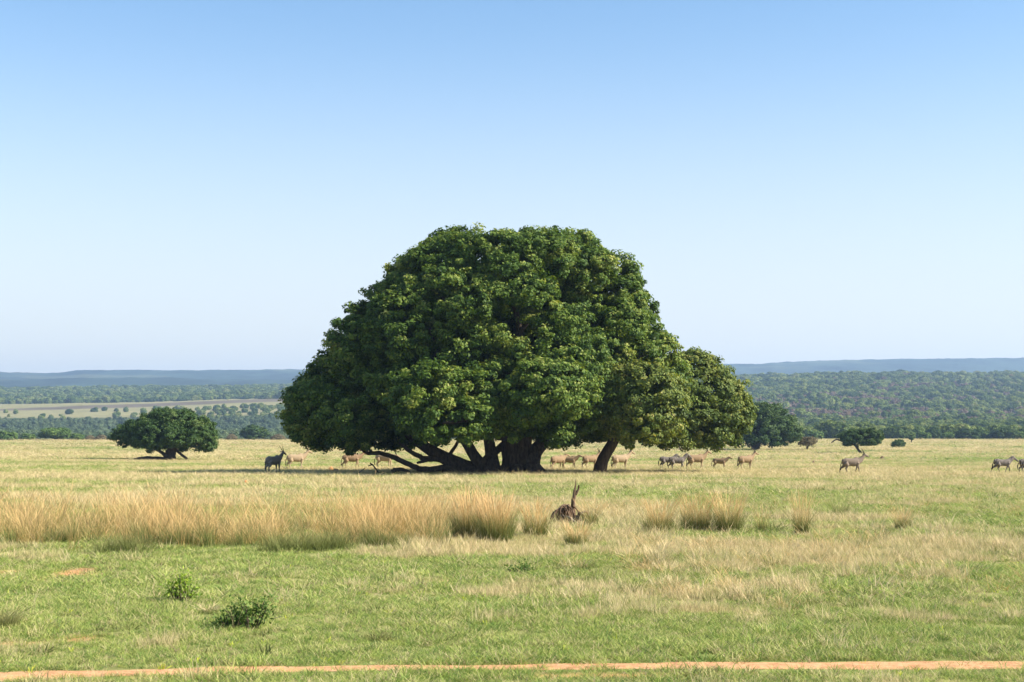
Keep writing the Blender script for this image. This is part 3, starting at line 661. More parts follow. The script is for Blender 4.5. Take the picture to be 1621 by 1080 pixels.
# ---------------------------------------------------------------- smaller trees on the plain
def small_tree(name, label, px, py, left, right, ybase, depth, rr, nb, trunk, leafm, tuft, leaves, L, seed, cat='tree', group=None, gap=.1, dd=None, barkm='bark2', zcut=None):
    d = dd or row_to_d(px, py); x, y, z = at(px, d); root = empty(name, (x, y, z)); tag(root, label, cat, group); O = Vector((x, y, z))
    B = dome_billows(left, right, d, depth, rr[0], rr[1], nb, seed, ybase)
    pa = foliage_mesh(name, B, tuft, int(leaves*1.25), L*.85, M[leafm], seed+1, zmin=pt(px, zcut or ybase, d).z, gap=gap+.08, sp=1.45, jit=.2)
    V, Q, T = crown('c', root, O, [pa]); link('crown', np_mesh(name+'_crown', V, Q, M[leafm], {'tint': T}), root)
    tb = MB()
    for (P_, r0, r1_) in trunk: limb(tb, [pt(p[0], p[1], d+(p[2] if len(p) > 2 else 0))-O for p in P_], r0, r1_, 10, 4, .08, seed=seed, wob=r1_*.15)
    for k in range(6):
        b_ = B[(k*7) % len(B)]; tgt = Vector(b_[:3])-O; st = pt(trunk[0][0][-1][0], trunk[0][0][-1][1], d)-O
        limb(tb, [st, st.lerp(tgt, .5), tgt], trunk[0][2]*.7, .05, 6, 4, seed=k, wob=.05)
    link('trunk', tb.mesh(name+'_trunk', M[barkm]), root); return root
small_tree('spreading_tree', 'dark flat-topped tree with forked trunk standing alone on the left of the plain', 270, 729,
    [(258, 644), (235, 650), (232, 658), (205, 664), (185, 672), (181, 690), (188, 708), (190, 714)], [(292, 645), (318, 652), (330, 668), (342, 685), (350, 696), (338, 712)], 714, .8, (.8, 1.7), 130,
    [([(268, 731), (269, 722), (272, 714), (275, 700)], 1.15, .75), ([(262, 722), (252, 714), (240, 708)], .35, .25), ([(296, 727), (287, 720), (279, 712)], .25, .25), ([(212, 728), (232, 726), (250, 727), (262, 728)], .35, .5)],
    'dark_leaf', .62, 46, .46, 51)
small_tree('bushy_tree', 'dark rounded tree seen past the right edge of the olive tree', 1197, 713,
    [(1195, 636), (1175, 648), (1160, 670), (1155, 700), (1158, 706)], [(1225, 636), (1248, 650), (1262, 672), (1266, 690), (1262, 706)], 706, .9, (1.2, 2.4), 110,
    [([(1197, 714), (1197, 708), (1199, 700), (1202, 690)], 1.3, .9), ([(1191, 713), (1190, 706), (1188, 700)], .25, .25)], 'dark_leaf', .9, 40, .7, 55)
small_tree('thorn_tree', 'small brownish half-bare tree right of the dark rounded tree', 1278, 713,
    [(1274, 690), (1267, 694), (1263, 703), (1264, 708)], [(1284, 690), (1292, 694), (1296, 702), (1294, 708)], 708, .9, (.5, .9), 40,
    [([(1278, 714), (1278, 709), (1279, 705), (1279, 700)], .4, .25)], 'dry_leaf', .45, 20, .4, 57, gap=.3)
small_tree('leaning_tree', 'small dark tree on a slanting bare trunk with a low branch reaching left', 1364, 719,
    [(1350, 677), (1330, 682), (1322, 690), (1326, 698), (1335, 704)], [(1380, 677), (1394, 682), (1400, 690), (1398, 700), (1385, 707)], 706, .7, (.55, 1.15), 70,
    [([(1366, 720), (1360, 714), (1355, 707), (1350, 700)], .35, .28), ([(1352, 703), (1335, 699), (1324, 696), (1316, 701)], .3, .15)], 'dark_leaf', .5, 40, .45, 59)
small_tree('round_bush', 'small round dark bush right of the slanting tree', 1422, 709,
    [(1418, 694), (1413, 698), (1411, 705), (1413, 709)], [(1426, 694), (1431, 698), (1433, 704), (1431, 709)], 709, .9, (.6, 1.0), 26, [([(1422, 710), (1422, 705), (1422, 700)], .2, .12)], 'dark_leaf', .5, 30, .5, 61, cat='bush')
small_tree('small_tree', 'tiny dark tree farthest right on the edge of the plain', 1443, 701,
    [(1441, 688), (1439, 692), (1440, 697)], [(1445, 688), (1448, 692), (1447, 697)], 697, .9, (.6, 1.0), 12, [([(1443, 701), (1443, 697), (1443, 693)], .3, .2)], 'dark_leaf', .6, 24, .6, 63)
small_tree('dry_bush', 'tiny leafless-looking bush on the left at the plain behind the long shadow', 1052, 712,
    [(1046, 702), (1042, 708)], [(1058, 702), (1062, 708)], 711, .9, (.5, .8), 14, [([(1052, 712), (1052, 708), (1052, 705)], .2, .1)], 'dry_leaf', .45, 20, .4, 65, cat='bush')
bpy.data.objects['dry_bush']['label'] = 'low brownish bush in the gap beneath the olive tree crown'

# trees and bushes along the plain's edge (each a thing); the first of a kind is built, the rest are copies
def edge_proto(name, kind, seed, mtl, w_, h_, trunkh):
    r = np.random.default_rng(seed); root = empty(name, (0, 0, 0))
    B = []
    for k in range(26):
        th = r.random()*6.283; q = math.sqrt(r.random()); rad = r.uniform(.13, .24)*w_*.8
        zz = trunkh + (h_-trunkh)*(.3+.6*r.random())*(1-.45*q*q)
        B.append((math.cos(th)*q*(w_/2-rad), math.sin(th)*q*(w_/2-rad), max(trunkh+rad*.5, zz-rad*.6), rad))
    v, q, t_ = foliage_mesh(name, B, .5, 30, .6, M[mtl], seed, zmin=trunkh*.8, gap=.12)
    link('crown', np_mesh(name+'_crown', v, q, M[mtl], {'tint': t_}), root)
    tb = MB(); limb(tb, [(0, 0, -.4), (.1, 0, trunkh), (.3, .1, h_*.55)], .28, .12, 8, 3, seed=seed)
    for k in range(4): limb(tb, [(0, 0, trunkh*.5), (math.cos(k*1.7)*w_*.2, math.sin(k*1.7)*w_*.2, h_*.6)], .15, .06, 6, 3, seed=k)
    link('trunk', tb.mesh(name+'_trunk', M['bark2']), root); return root
def copy_tree(o, loc, rz, sc):
    c = o.copy(); C.objects.link(c); c.location = loc; c.rotation_euler.z = rz; c.scale = sc
    for ch in o.children:
        k = ch.copy(); C.objects.link(k); k.parent = c
    return c
protos = [edge_proto('edge_tree', 0, 201, 'shrub_leaf', 8, 6, 1.2), edge_proto('edge_bush', 1, 202, 'shrub_leaf', 6, 3.6, .2), edge_proto('edge_tree', 2, 203, 'dark_leaf', 7, 6.5, .8), edge_proto('dry_shrub', 3, 204, 'dry_leaf', 5, 3.2, .2)]
used = set()
EDGE = [  # px, distance, proto, width px, height px, label
 (12, 770, 1, 34, 17, 'green bush at the far left edge of the photo on the rim of the plain'),
 (45, 800, 1, 26, 12, 'low green bush between the leftmost bush and the umbrella shaped tree'),
 (88, 775, 0, 52, 27, 'umbrella shaped pale green tree on the left rim of the plain'),
 (122, 790, 1, 26, 12, 'low green bush just right of the umbrella shaped tree'),
 (142, 800, 3, 18, 8, 'low brown shrub right of the umbrella shaped tree'),
 (160, 800, 3, 18, 9, 'low brown shrub left of the lone flat-topped tree'),
 (178, 790, 1, 20, 13, 'small dark bush touching the left side of the lone flat-topped tree'),
 (366, 800, 3, 18, 10, 'brown shrub between the flat-topped tree and the rounded bush'),
 (402, 790, 2, 46, 26, 'rounded dark bush on the rim between the flat-topped tree and the huge tree'),
 (440, 800, 3, 24, 10, 'brownish shrub on the rim just left of the huge tree'),
 (1290, 820, 1, 34, 16, 'pale bush behind the small brownish tree'),
 (1465, 825, 1, 22, 14, 'round bush just right of the tiny dark tree on the wood edge'),
 (1478, 835, 2, 24, 20, 'darker upright tree behind the round bush on the wood edge'),
 (1500, 825, 1, 26, 13, 'low round bush second from the tiny dark tree on the wood edge'),
 (1532, 825, 2, 40, 18, 'broad dark bush in the middle of the right wood edge'),
 (1562, 830, 0, 26, 16, 'lighter bush right of the broad dark bush on the wood edge'),
 (1588, 825, 2, 42, 21, 'largest dark rounded tree at the right end of the wood edge'),
 (1616, 830, 1, 26, 14, 'bush at the far right edge of the photo on the wood edge')]
for (px, d, p, wpx, hpx, lab) in EDGE:
    x, y, z = at(px, d); s = F/d; pw = (8, 6, 7, 5)[p]; ph = (6, 3.6, 6.5, 3.2)[p]
    sc = (wpx/s/pw, wpx/s/pw, hpx/s/ph); rz = random.uniform(0, 6.28)
    if p in used: o = copy_tree(protos[p], (x, y, z-.1), rz, sc)
    else:
        o = protos[p]; used.add(p); o.location = (x, y, z-.1); o.rotation_euler.z = rz; o.scale = sc
    tag(o, lab, 'tree' if p in (0, 2) else 'bush', 'trees and bushes along the rim of the plain')

for (px, d, wpx, hpx, lab) in [(1429, 3290, 30, 11, 'largest dark tree on the crest of the wooded slope at the right'), (1488, 3280, 24, 10, 'smaller dark tree on the wooded crest right of the largest one'), (1405, 3290, 20, 8, 'small pale tree on the wooded crest left of the largest one')]:
    x, y, z = at(px, d); s = F/d; o = copy_tree(protos[2], (x, y, z-.3), 1.0, (wpx/s/7, wpx/s/7, hpx/s/5.5)); tag(o, lab, 'tree', 'trees standing out on the wooded crest')

# ---------------------------------------------------------------- woods beyond the plain (stuff)
def wood_proto(seed, w_, h_, mtl, trunk=0.5, L=.95, k=22, lowz=.3):
    r = np.random.default_rng(seed); B = []
    for j in range(12):
        th = r.random()*6.283; q = math.sqrt(r.random()); rad = r.uniform(.16, .26)*w_
        B.append((math.cos(th)*q*(w_/2-rad*.8), math.sin(th)*q*(w_/2-rad*.8), h_*(lowz+(.88-lowz)*r.random())-rad*.4, rad))
    v, q, t_ = foliage_mesh('wood', B, .85, k, L, M[mtl], seed, zmin=.1, gap=.08)
    if trunk:
        a = np.array([[-.12, 0, -1], [.12, 0, -1], [.1, 0, h_*.6], [-.1, 0, h_*.6], [0, -.12, -1], [0, .12, -1], [0, .1, h_*.6], [0, -.1, h_*.6]])*np.array([trunk*2, trunk*2, 1])
        q = np.concatenate([q, np.array([[0, 1, 2, 3], [4, 5, 6, 7]])+len(v)]); v = np.concatenate([v, a]); t_ = np.concatenate([t_, np.full(8, .0)])
    return np_mesh('wood', v, q, M[mtl], {'tint': t_})
wpd = None
wps = [wood_proto(300+k, w_, h_, 'wood_leaf') for k, (w_, h_) in enumerate([(8, 6), (10, 7), (7, 6.5), (9, 5.5), (6, 5), (11, 8)])]
def woods(name, a0, a1, d0, d1, n, protos, s0, s1, label, seed, dens=None, hmul=1.0, dry=0):
    r = np.random.default_rng(seed); d = np.sqrt(r.random(n)*(d1*d1-d0*d0)+d0*d0); a = a0+(a1-a0)*r.random(n); x = a*d
    if dens is not None: k = r.random(n) < dens(x, d); x = x[k]; d = d[k]
    n = len(x); s = (s0+(s1-s0)*r.random(n)**1.5)*(.75+.5*fbm(x/60, d/60, seed, 2))
    pick = r.integers(0, len(protos)-dry, n)
    if dry: pick = np.where(r.random(n) < .02+.6*sstep(.5, .62, fbm(x/160, d/90, 88, 3))*(d > 1350)*(d < 2600), len(protos)-1, pick)
    P = np.stack([x, d, G(x, d)-.2], 1); rt = np.stack([0*s, 0*s, r.random(n)*6.283], 1)
    return scatter(name, P, pick, rt, np.stack([s, s, s*hmul*(.8+.4*r.random(n))], 1), protos, label, 'wood')
wpd = wps + [wood_proto(310, 8, 5.5, 'dead_leaf')]
woods('savanna_wood', .06, .50, 850, 1500, 6500, wpd, .7, 1.4, 'dense low green bushveld on the near right slope behind the plain', 401, dry=1)
woods('savanna_wood', .06, .50, 1500, 3400, 16000, wpd, .8, 2.0, 'upper part of the wooded slope on the right reaching the skyline ridge', 402, dry=1)
woods('thicket', -.50, .06, 950, 1900, 7500, [wood_proto(320+k, w_, h_, 'thin_leaf', .5, .8, 18) for k, (w_, h_) in enumerate([(5, 7), (4.5, 6), (6, 7.5), (5.5, 5)])], .8, 1.25, 'grey-green thicket in the hollow beyond the left rim of the plain', 403)
woods('bushveld', -.50, .06, 2750, 4300, 13000, wps, .9, 1.9, 'dark green bushveld belt beyond the pale field on the left', 404, hmul=.9)
woods('scattered_bushes', -.50, .06, 1880, 2350, 1100, wps, .7, 1.5, 'scattered bushes in the pale field on the left', 405, dens=lambda x, d: sstep(-.30, -.12, x/d)*.9+.08)

# ---------------------------------------------------------------- foreground bushes
def bush(px, py, wpx, hpx, mtl, seed, label, L=.06, n=750, shape=1.0, name='green_bush'):
    x, y, z = spot(px, py); s = F/y; r = np.random.default_rng(seed); W = wpx/s; H = hpx/s
    root = empty(name, (x, y, z)); tag(root, label, 'bush'); tb = MB(); tips = []
    for k in range(16):
        a = r.uniform(-1, 1); b_ = r.uniform(-.6, .6); hh = H*(.45+.55*r.random())*(1-.45*abs(a)*shape)
        P_ = [(a*W*.12, b_*W*.1, -.03), (a*W*.32, b_*W*.25, hh*.55), (a*W*.46, b_*W*.35, hh)]
        c = curve(P_, 5, .01, seed+k); tb.tube(c, lin(.012, .004, len(c)), 5)
        for q in c[4:]: tips.append(q)
    T = np.array([tuple(q) for q in tips]); k = n//len(T); c = np.repeat(T, k, 0)+r.normal(0, .06, (len(T)*k, 3))
    c[:, 2] = np.maximum(c[:, 2], .02); nn = unit(len(c), r)+np.array([0, 0, .6]); nn /= np.linalg.norm(nn, axis=1)[:, None]
    v, q, t_ = leaf_quads(c, nn, L, L*.5, np.clip(r.random(len(c))*.8 + .25*(c[:, 2]/H), 0, 1), r)
    link('foliage', np_mesh('bush_foliage', v, q, M[mtl], {'tint': t_}), root); link('stems', tb.mesh('bush_stems', M['bark2']), root)
bush(290, 957, 46, 52, 'bush_leaf', 61, 'bright yellow-green bush in the left foreground, the farther of the two')
bush(400, 1000, 92, 46, 'shrub_leaf', 62, 'dark green straggly bush in the left foreground, the nearer of the two', shape=.0, n=850, name='dark_bush')
bush(365, 998, 50, 26, 'shrub_leaf', 63, 'low dark leafy clump against the left side of the straggly dark bush', n=420, name='dark_bush')
bush(820, 908, 46, 16, 'shrub_leaf', 66, 'small leafy plant in the middle of the green foreground grass', n=400)

# ---------------------------------------------------------------- dead stump and mound of dead wood
x, y, z = spot(912, 829); Os = Vector((x, y, z)); ds = y; rs = lambda px, py, dd=0: pt(px, py, ds+dd)-Os
st = empty('dead_stump', (x, y, z)); tag(st, 'splintered upright dead stump with two points standing behind the dead wood mound', 'stump')
tb = MB(); limb(tb, [rs(906, 830, .4), rs(907, 800, .4), rs(909, 785, .4), rs(910, 775, .4)], .10, .055, 9, 4, .12, seed=1, rough=.3); link('shaft', tb.mesh('stump_shaft', M['deadwood']), st)
tb = MB(); limb(tb, [rs(909, 780, .4), rs(911, 770, .4), rs(911.5, 760, .4)], .045, .01, 7, 3, seed=2, rough=.3); link('splinter', tb.mesh('splinter', M['deadwood']), st)
tb = MB(); limb(tb, [rs(911, 783, .38), rs(915, 776, .38), rs(916.5, 768, .38)], .055, .02, 7, 3, seed=3, rough=.3); link('splinter', tb.mesh('splinter', M['deadwood']), st)
x, y, z = spot(898, 832); dm = empty('deadwood_mound', (x, y, z)); tag(dm, 'dark tangled mound of dead wood and roots at the foot of the splintered stump', 'dead wood')
Om = Vector((x, y, z)); rm = lambda px, py, dd=0: pt(px, py, y+dd)-Om
tb = MB(); r = random.Random(4)
tb.ell((-.02, .25, .16), (.30, .25, .50)); tb.ell((.22, .25, .02), (.28, .24, .30))
link('root_ball', tb.mesh('root_ball', M['deadwood']), dm); tb = MB()
for k in range(34):
    a = r.uniform(-.4, .45); h_ = .72*math.sqrt(max(0, 1-(a/.5)**2)); b_ = r.uniform(-.1, .3); e = r.uniform(-.3, .3)
    limb(tb, [(a, b_, h_*.9), (a+e*.5, b_-.16, h_*.65+.04), (a+e, b_-.25, r.uniform(-.03, h_*.3))], r.uniform(.015, .045), .01, 6, 4, seed=k, wob=.012)
link('dead_branch', tb.mesh('dead_branches', M['deadwood']), dm)
tb = MB(); limb(tb, [(-.30, -.12, .30), (0, -.2, .28), (.25, -.2, .12), (.42, -.15, -.02)], .05, .02, 8, 5, seed=9, wob=.01); link('dead_branch', tb.mesh('dead_branch', M['greydead']), dm)
tb = MB(); limb(tb, [(.25, .15, .1), (.42, .1, .36), (.62, .1, .42), (.72, .1, .2)], .06, .02, 8, 5, seed=19, wob=.015); link('dead_branch', tb.mesh('dead_branch', M['greydead']), dm)

# dead wood on the ground by the big tree
def stick(name, pts_, r0, r1, label, mtl='bark', d=None, cat='dead branch'):
    px, py = pts_[0][0]; d = d or row_to_d(px, py); x, y, z = at(px, d); O = Vector((x, y, z)); tb = MB()
    for q in pts_: limb(tb, [pt(p[0], p[1], d)-O for p in q], r0, r1, 7, 4, seed=3, wob=.03)
    o = link(name, tb.mesh(name, M[mtl]), loc=(x, y, z)); tag(o, label, cat); return o
stick('fallen_branch', [[(601, 749), (595, 743), (590, 736), (583, 738)], [(590, 736), (586, 733)]], .10, .05, 'thin bent dead branch rising from the grass under the low bough', d=133)
stick('fallen_branch', [[(620, 747), (632, 743), (645, 746), (650, 750)], [(632, 744), (622, 742)]], .22, .10, 'short thick dead log lying in the grass below the low bough', d=133)
stick('fallen_branch', [[(566, 750), (572, 746), (578, 741)]], .07, .04, 'pale twig slanting up from the grass beside the third antelope', 'greydead', d=133)
stick('fallen_log', [[(1060, 713), (1080, 711), (1100, 713)], [(1078, 711), (1074, 706)]], .35, .2, 'dark fallen log far back beneath the olive tree crown', 'bark2')
stick('fallen_log', [[(1125, 714), (1140, 711), (1150, 713)], [(1138, 712), (1140, 704)]], .4, .25, 'short dark stump and log farther right beneath the olive tree crown', 'bark2')
stick('dry_stick', [[(420, 985), (432, 982), (446, 976)], [(432, 982), (438, 978)]], .010, .004, 'pale dry stick rising beside the dark straggly bush', 'greydead', cat='stick')
stick('dry_stick', [[(1055, 956), (1062, 953), (1068, 957)]], .016, .008, 'short brown stick lying in the grass right of centre', 'greydead', cat='stick')
def mound(px, py, wpx, hpx, label, name='termite_mound', cat='termite mound', mtl='termite', seed=0):
    x, y, z = spot(px, py); s = F/y; W = wpx/s; H = hpx/s; r = random.Random(seed); tb = MB()
    tb.tube([(0, 0, -.1), (0, 0, .02), (.02*W, 0, H*.3), (.05*W, 0, H*.65), (.08*W, 0, H*.88), (.1*W, 0, H)], [W*.55, W*.5, W*.4, W*.28, W*.15, W*.04], 14, .06, 3, seed, rough=.14)
    o = link(name, tb.mesh(name, M[mtl]), loc=(x, y, z)); tag(o, label, cat)
mound(389, 768, 9, 8, 'small orange termite mound alone in the grass in front of the dark antelope', seed=1)
mound(524, 745, 12, 6, 'low orange termite mound left of the third antelope', seed=2)
mound(533, 747, 16, 4, 'flat spoil heap of orange earth beside the low termite mound', 'earth_heap', 'earth heap', seed=3)
mound(1287, 734, 5, 5, 'little dark earth knob far back between the rightmost antelopes', 'earth_heap', 'earth heap', 'deadwood', seed=4)
mound(1396, 727, 9, 5, 'small dark knob in the grass right of the grey walking bull', 'earth_heap', 'earth heap', 'shrub_leaf' if False else 'deadwood', seed=5)

# ---------------------------------------------------------------- animals
def hide_mat(name, top, belly, dark=None, stripes=False):
    m, t, out = mat(name); tc = N(t, 'ShaderNodeTexCoord'); sp_ = N(t, 'ShaderNodeSeparateXYZ'); t.links.new(tc.outputs['Object'], sp_.inputs[0])
    nz = N(t, 'ShaderNodeTexNoise', i_Scale=3.0, i_Detail=4.0); t.links.new(tc.outputs['Object'], nz.inputs['Vector'])
    if stripes:
        wv = N(t, 'ShaderNodeTexWave', i_Scale=2.6, i_Distortion=2.0, i_Detail=1.0); wv.inputs['Detail Scale'].default_value = .8; wv.bands_direction = 'X'
        t.links.new(tc.outputs['Object'], wv.inputs['Vector']); c = ramp(t, [(.45, (.025, .02, .02)), (.6, top)], wv.outputs['Fac'])
    else:
        z = math_(t, 'ADD', sp_.outputs[2], math_(t, 'MULTIPLY', nz.outputs[0], .25)); c = ramp(t, [(.0, belly), (.62, belly), (.85, top), (1, top)], math_(t, 'MULTIPLY', z, .8))
        c = mixc(t, math_(t, 'MULTIPLY', nz.outputs[0], .25), c, tuple(v*.6 for v in top))
    bsdf(t, out, c, .75, .15); return m
M['tan'] = hide_mat('tan_hide', (.25, .17, .10), (.34, .255, .16)); M['paletan'] = hide_mat('pale_tan_hide', (.32, .235, .15), (.40, .31, .21))
M['grey'] = hide_mat('grey_hide', (.20, .155, .12), (.15, .12, .10)); M['darkgrey'] = hide_mat('dark_grey_hide', (.27, .23, .20), (.22, .19, .165))
M['zebra'] = hide_mat('striped_hide', (.27, .23, .20), (.3, .26, .22), stripes=True)
M['horn'] = bark_mat('horn', (.025, .02, .018), (.06, .05, .045), 12); M['hair'] = bark_mat('dark_hair', (.02, .017, .015), (.05, .04, .035), 20)
def remeshed(mb, name, vox, material):
    o = bpy.data.objects.new('tmp', mb.mesh(name, material)); C.objects.link(o)
    a = o.modifiers.new('r', 'REMESH'); a.mode = 'VOXEL'; a.voxel_size = vox; a.use_smooth_shade = True
    b = o.modifiers.new('s', 'SMOOTH'); b.factor = .6; b.iterations = 4
    dg = bpy.context.evaluated_depsgraph_get(); me = bpy.data.meshes.new_from_object(o.evaluated_get(dg)); me.name = name
    me.materials.clear(); me.materials.append(material); bpy.data.objects.remove(o); return me
def animal(kind, pose, mtl):
    """one body as a continuous surface; +X is forward"""
    el = kind != 'zebra'; mb = MB(); tube = mb.tube
    if el:
        hd = {'up': 0, 'mid': -.18, 'low': -.5}[pose[1]]
        spine = [(-1.08, 0, 1.22), (-.98, 0, 1.25), (-.72, 0, 1.27), (-.3, 0, 1.20), (.15, 0, 1.17), (.5, 0, 1.24), (.74, 0, 1.34)]; sr = [.12, .25, .34, .385, .41, .37, .24]
        tube(spine, sr, 16, sq=.8)
        mb.ell((.42, 0, 1.50), (.32, .13, .20))                               # shoulder hump
        nk = [(.62, 0, 1.30), (.86, 0, 1.48+hd*.25), (1.06, 0, 1.68+hd*.6), (1.20, 0, 1.86+hd*.9)]; tube(nk, [.33, .24, .175, .13], 14, sq=.75)
        tube([(.75, 0, 1.12), (.92, 0, 1.22+hd*.2), (1.08, 0, 1.45+hd*.5)], [.05, .10, .06], 10, sq=.35)   # dewlap
        hx, hz = 1.22, 1.87+hd
        tube([(hx-.06, 0, hz+.02), (hx+.08, 0, hz+.03), (hx+.28, 0, hz-.07), (hx+.46, 0, hz-.17), (hx+.52, 0, hz-.20)], [.10, .125, .10, .068, .045], 12, sq=.8)
        fl, hl, top = .52, -.78, 1.6
    else:
        hd = {'up': 0, 'mid': -.12, 'low': -.4}[pose[1]]
        spine = [(-.92, 0, 1.02), (-.84, 0, 1.06), (-.6, 0, 1.08), (-.2, 0, .98), (.15, 0, .97), (.45, 0, 1.03), (.6, 0, 1.10)]; sr = [.10, .22, .28, .30, .315, .30, .2]
        tube(spine, sr, 16, sq=.85)
        tube([(.48, 0, 1.08), (.68, 0, 1.25+hd*.3), (.85, 0, 1.42+hd*.7), (.95, 0, 1.52+hd)], [.27, .20, .155, .12], 14, sq=.7)
        hx, hz = .95, 1.50+hd
        tube([(hx-.04, 0, hz+.02), (hx+.08, 0, hz+.0), (hx+.26, 0, hz-.14), (hx+.42, 0, hz-.27), (hx+.46, 0, hz-.30)], [.09, .12, .095, .07, .05], 12, sq=.75)
        fl, hl = .42, -.66
    k = 1.0 if el else .84
    W = pose[0]      # four fore/aft swings: front L, front R, hind L, hind R
    for s_, a in ((1, W[0]), (-1, W[1])):
        y = .17*s_*k; sh = (fl, y, 1.15*k); kn = (fl+a*.45, y, .62*k+abs(a)*.05); ft = (fl+a*1.0 - (.12 if a > .25 else 0), y, .14*k); 
        tube([sh, (fl+a*.2, y, .88*k), kn, ((kn[0]+ft[0])/2, y, (kn[2]+ft[2])/2), ft, (ft[0]+.03, y, .05)], [.19*k, .13*k, .078*k, .052*k, .05*k, .062*k], 10)
    for s_, a in ((1, W[2]), (-1, W[3])):
        y = .17*s_*k; hip = (hl, y, 1.15*k); stf = (hl+.14+a*.25, y, .86*k); hock = (hl-.14+a*.65, y, .56*k); ft = (hl-.06+a*1.0, y, .14*k)
        tube([hip, stf, ((stf[0]+hock[0])/2, y, (stf[2]+hock[2])/2), hock, ((hock[0]+ft[0])/2, y, (hock[2]+ft[2])/2), ft, (ft[0]+.04, y, .05)], [.27*k, .20*k, .12*k, .075*k, .052*k, .05*k, .062*k], 10)
    parts = {'body': remeshed(mb, kind+'_body', .03, mtl)}
    for s_ in (1, -1):
        e = MB()
        if el: e.tube([(hx-.02, .08*s_, hz+.08), (hx-.08, .20*s_, hz+.12), (hx-.12, .29*s_, hz+.13)], [.03, .055, .012], 8, sq=.4)
        else: e.tube([(hx, .06*s_, hz+.07), (hx-.02, .10*s_, hz+.16), (hx-.02, .11*s_, hz+.24)], [.03, .045, .012], 8, sq=.5)
        parts['ear%d' % s_] = e.mesh('ear', mtl)
    t_ = MB(); z0 = spine[0][2]; x0 = spine[0][0]
    if el: t_.tube(curve([(x0+.02, 0, z0), (x0-.10, 0, z0-.25), (x0-.12, 0, z0-.55), (x0-.11, 0, z0-.68), (x0-.1, 0, z0-.82)], 3), [.035]*8+[.03, .05, .055, .04, .015], 8)
    else: t_.tube(curve([(x0+.02, 0, z0), (x0-.10, 0, z0-.15), (x0-.14, 0, z0-.4), (x0-.13, 0, z0-.65)], 3), [.035, .035, .035, .04, .05, .05, .05, .04, .03, .015], 8)
    parts['tail'] = t_.mesh('tail', M['hair'])
    if kind == 'eland':
        for s_ in (1, -1):
            h = MB(); c = curve([(hx+.02, .05*s_, hz+.09), (hx-.06, .09*s_, hz+.28), (hx-.18, .14*s_, hz+.50), (hx-.30, .20*s_, hz+.68)], 5)
            h.tube(c, [(.046-.036*i/(len(c)-1))*(1+.18*math.sin(i*2.2)*(i < 9)) for i in range(len(c))], 8); parts['horn%d' % s_] = h.mesh('horn', M['horn'])
    if kind == 'zebra':
        mn = MB(); mn.tube([(.52, 0, 1.30), (.66, 0, 1.44+hd*.3), (.80, 0, 1.60+hd*.7), (.93, 0, 1.68+hd)], [.05, .08, .08, .05], 8, sq=.4); parts['mane'] = mn.mesh('mane', M['zebra'])
    return parts
CACHE = {}
POSES = {'stand': (.0, .03, -.02, .04), 'walk': (.22, -.18, -.22, .2), 'walk2': (-.2, .25, .22, -.28), 'amble': (.1, -.1, -.12, .12), 'stride': (.36, -.34, -.42, .30)}
def place_animal(kind, pose, head, coat, px, d, heading, scale, label, name, cat, group):
    key = (kind, pose, head, coat)
    if key not in CACHE: CACHE[key] = animal(kind, (POSES[pose], head), M[coat])
    x, y, z = at(px, d); root = empty(name, (x, y, z-.01), R(heading)); root.scale = (scale,)*3; tag(root, label, cat, group)
    for n_, me in CACHE[key].items(): link(n_.rstrip('-1'), me, root)
GE = 'eland antelopes walking right across the plain'; GZ = 'zebras among the antelope herd'
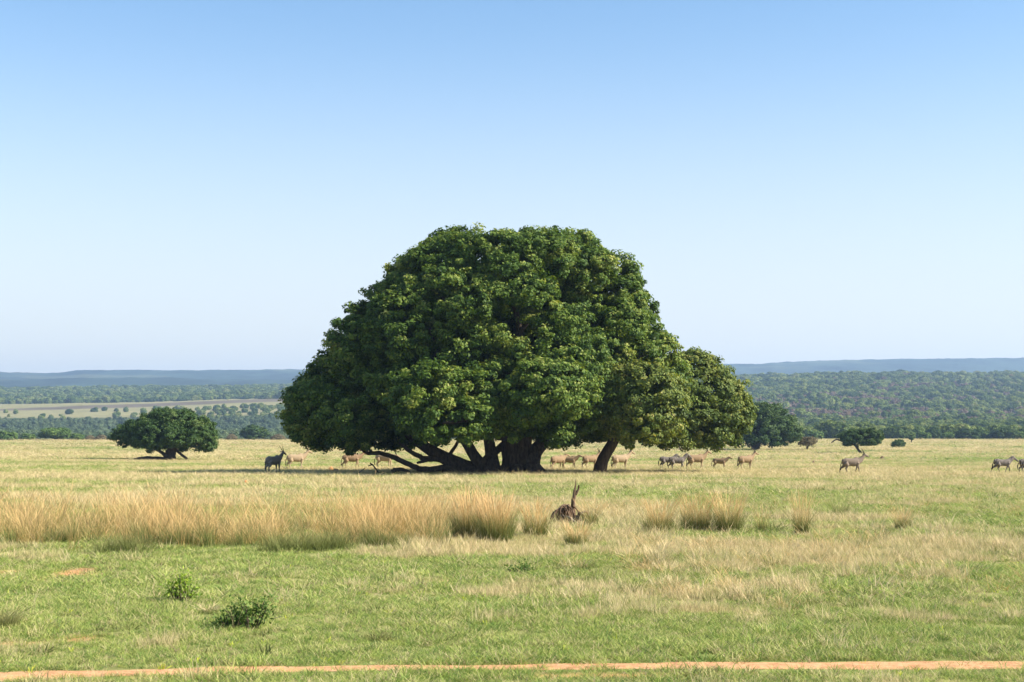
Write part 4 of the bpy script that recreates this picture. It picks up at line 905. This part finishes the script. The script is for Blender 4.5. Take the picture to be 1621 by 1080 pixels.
HERD = [
 ('eland', 'stand', 'up', 'darkgrey', 434, 139, 58, 1.06, 'dark grey long-horned bull antelope standing at the left end of the herd'),
 ('eland', 'amble', 'up', 'paletan', 470, 163, 24, 1.08, 'pale tan antelope with raised head walking right behind the dark bull'),
 ('eland', 'walk', 'mid', 'tan', 558, 163, 12, 1.06, 'tan antelope whose head is crossed by the hooked end of the low bough'),
 ('eland', 'amble', 'low', 'paletan', 610, 164, -12, 1.08, 'pale tan antelope with lowered head behind the middle of the low bough'),
 ('cow', 'walk2', 'mid', 'tan', 884, 157, 38, .98, 'tan antelope first to the right of the thick trunk'),
 ('cow', 'amble', 'mid', 'tan', 902, 162, -14, .90, 'smaller reddish tan antelope overlapping the one right of the thick trunk'),
 ('eland', 'walk', 'up', 'tan', 935, 162, 30, .98, 'tan antelope walking behind the slanting trunk'),
 ('eland', 'amble', 'up', 'paletan', 983, 158, 26, 1.05, 'pale antelope with high head just right of the slanting trunk'),
 ('eland', 'walk', 'up', 'tan', 1103, 158, 16, 1.05, 'warm tan antelope directly in front of the two close zebras'),
 ('cow', 'amble', 'mid', 'tan', 1140, 160, -14, .80, 'small tan calf antelope in the gap ahead of the warm tan adult'),
 ('eland', 'amble', 'up', 'tan', 1181, 158, 26, .98, 'tan antelope leading alone ahead of the calf'),
 ('eland', 'stride', 'up', 'grey', 1349, 134, 5, .95, 'grey-brown bull antelope striding alone below the slanting small tree')]
for (k, p, h, c, px, d, hdg, sc, lab) in HERD: place_animal(k, p, h, c, px, d, hdg, sc, lab, 'eland', 'antelope', GE)
for (p, h, px, d, hdg, sc, lab) in [('amble', 'mid', 1058, 160, 8, 1.08, 'zebra half hidden behind the other close zebra in the herd'), ('walk', 'up', 1073, 156, 5, 1.1, 'dark zebra with raised head directly behind the warm tan antelope'),
    ('stride', 'mid', 1588, 137, 5, 1.05, 'zebra with lowered head near the right edge of the photo'), ('amble', 'mid', 1628, 137, 5, 1.05, 'zebra cut off by the right edge of the photo')]:
    place_animal('zebra', p, h, 'zebra', px, d, hdg, sc, lab, 'zebra', 'zebra', GZ)

# ---------------------------------------------------------------- haze
zmin = float(V[:, 2].min()) if False else -40.0
hb = MB(); x0, x1, y0, y1, z0, z1 = -7500, 7500, -60, 9500, -32, 330
vs = [(x, y, z) for x in (x0, x1) for y in (y0, y1) for z in (z0, z1)]
hm = bpy.data.meshes.new('haze'); hm.from_pydata(vs, [], [(0, 1, 3, 2), (4, 6, 7, 5), (0, 4, 5, 1), (2, 3, 7, 6), (0, 2, 6, 4), (1, 5, 7, 3)])
m, t, out = mat('haze_air'); pv = N(t, 'ShaderNodeVolumePrincipled'); pv.inputs['Density'].default_value = HAZE; pv.inputs['Color'].default_value = (.47, .675, 1.0, 1)
pv.inputs['Anisotropy'].default_value = .2
t.links.new(pv.outputs[0], out.inputs['Volume']); hm.materials.append(m)
hz = link('haze', hm); tag(hz, 'pale blue haze thickening towards the distant hills', 'haze', kind='stuff')
zs = G(X, Y); print('ground z range', zs.min(), zs.max(), 'tree distance', D0, 'row dist 748', row_to_d(900, 748))
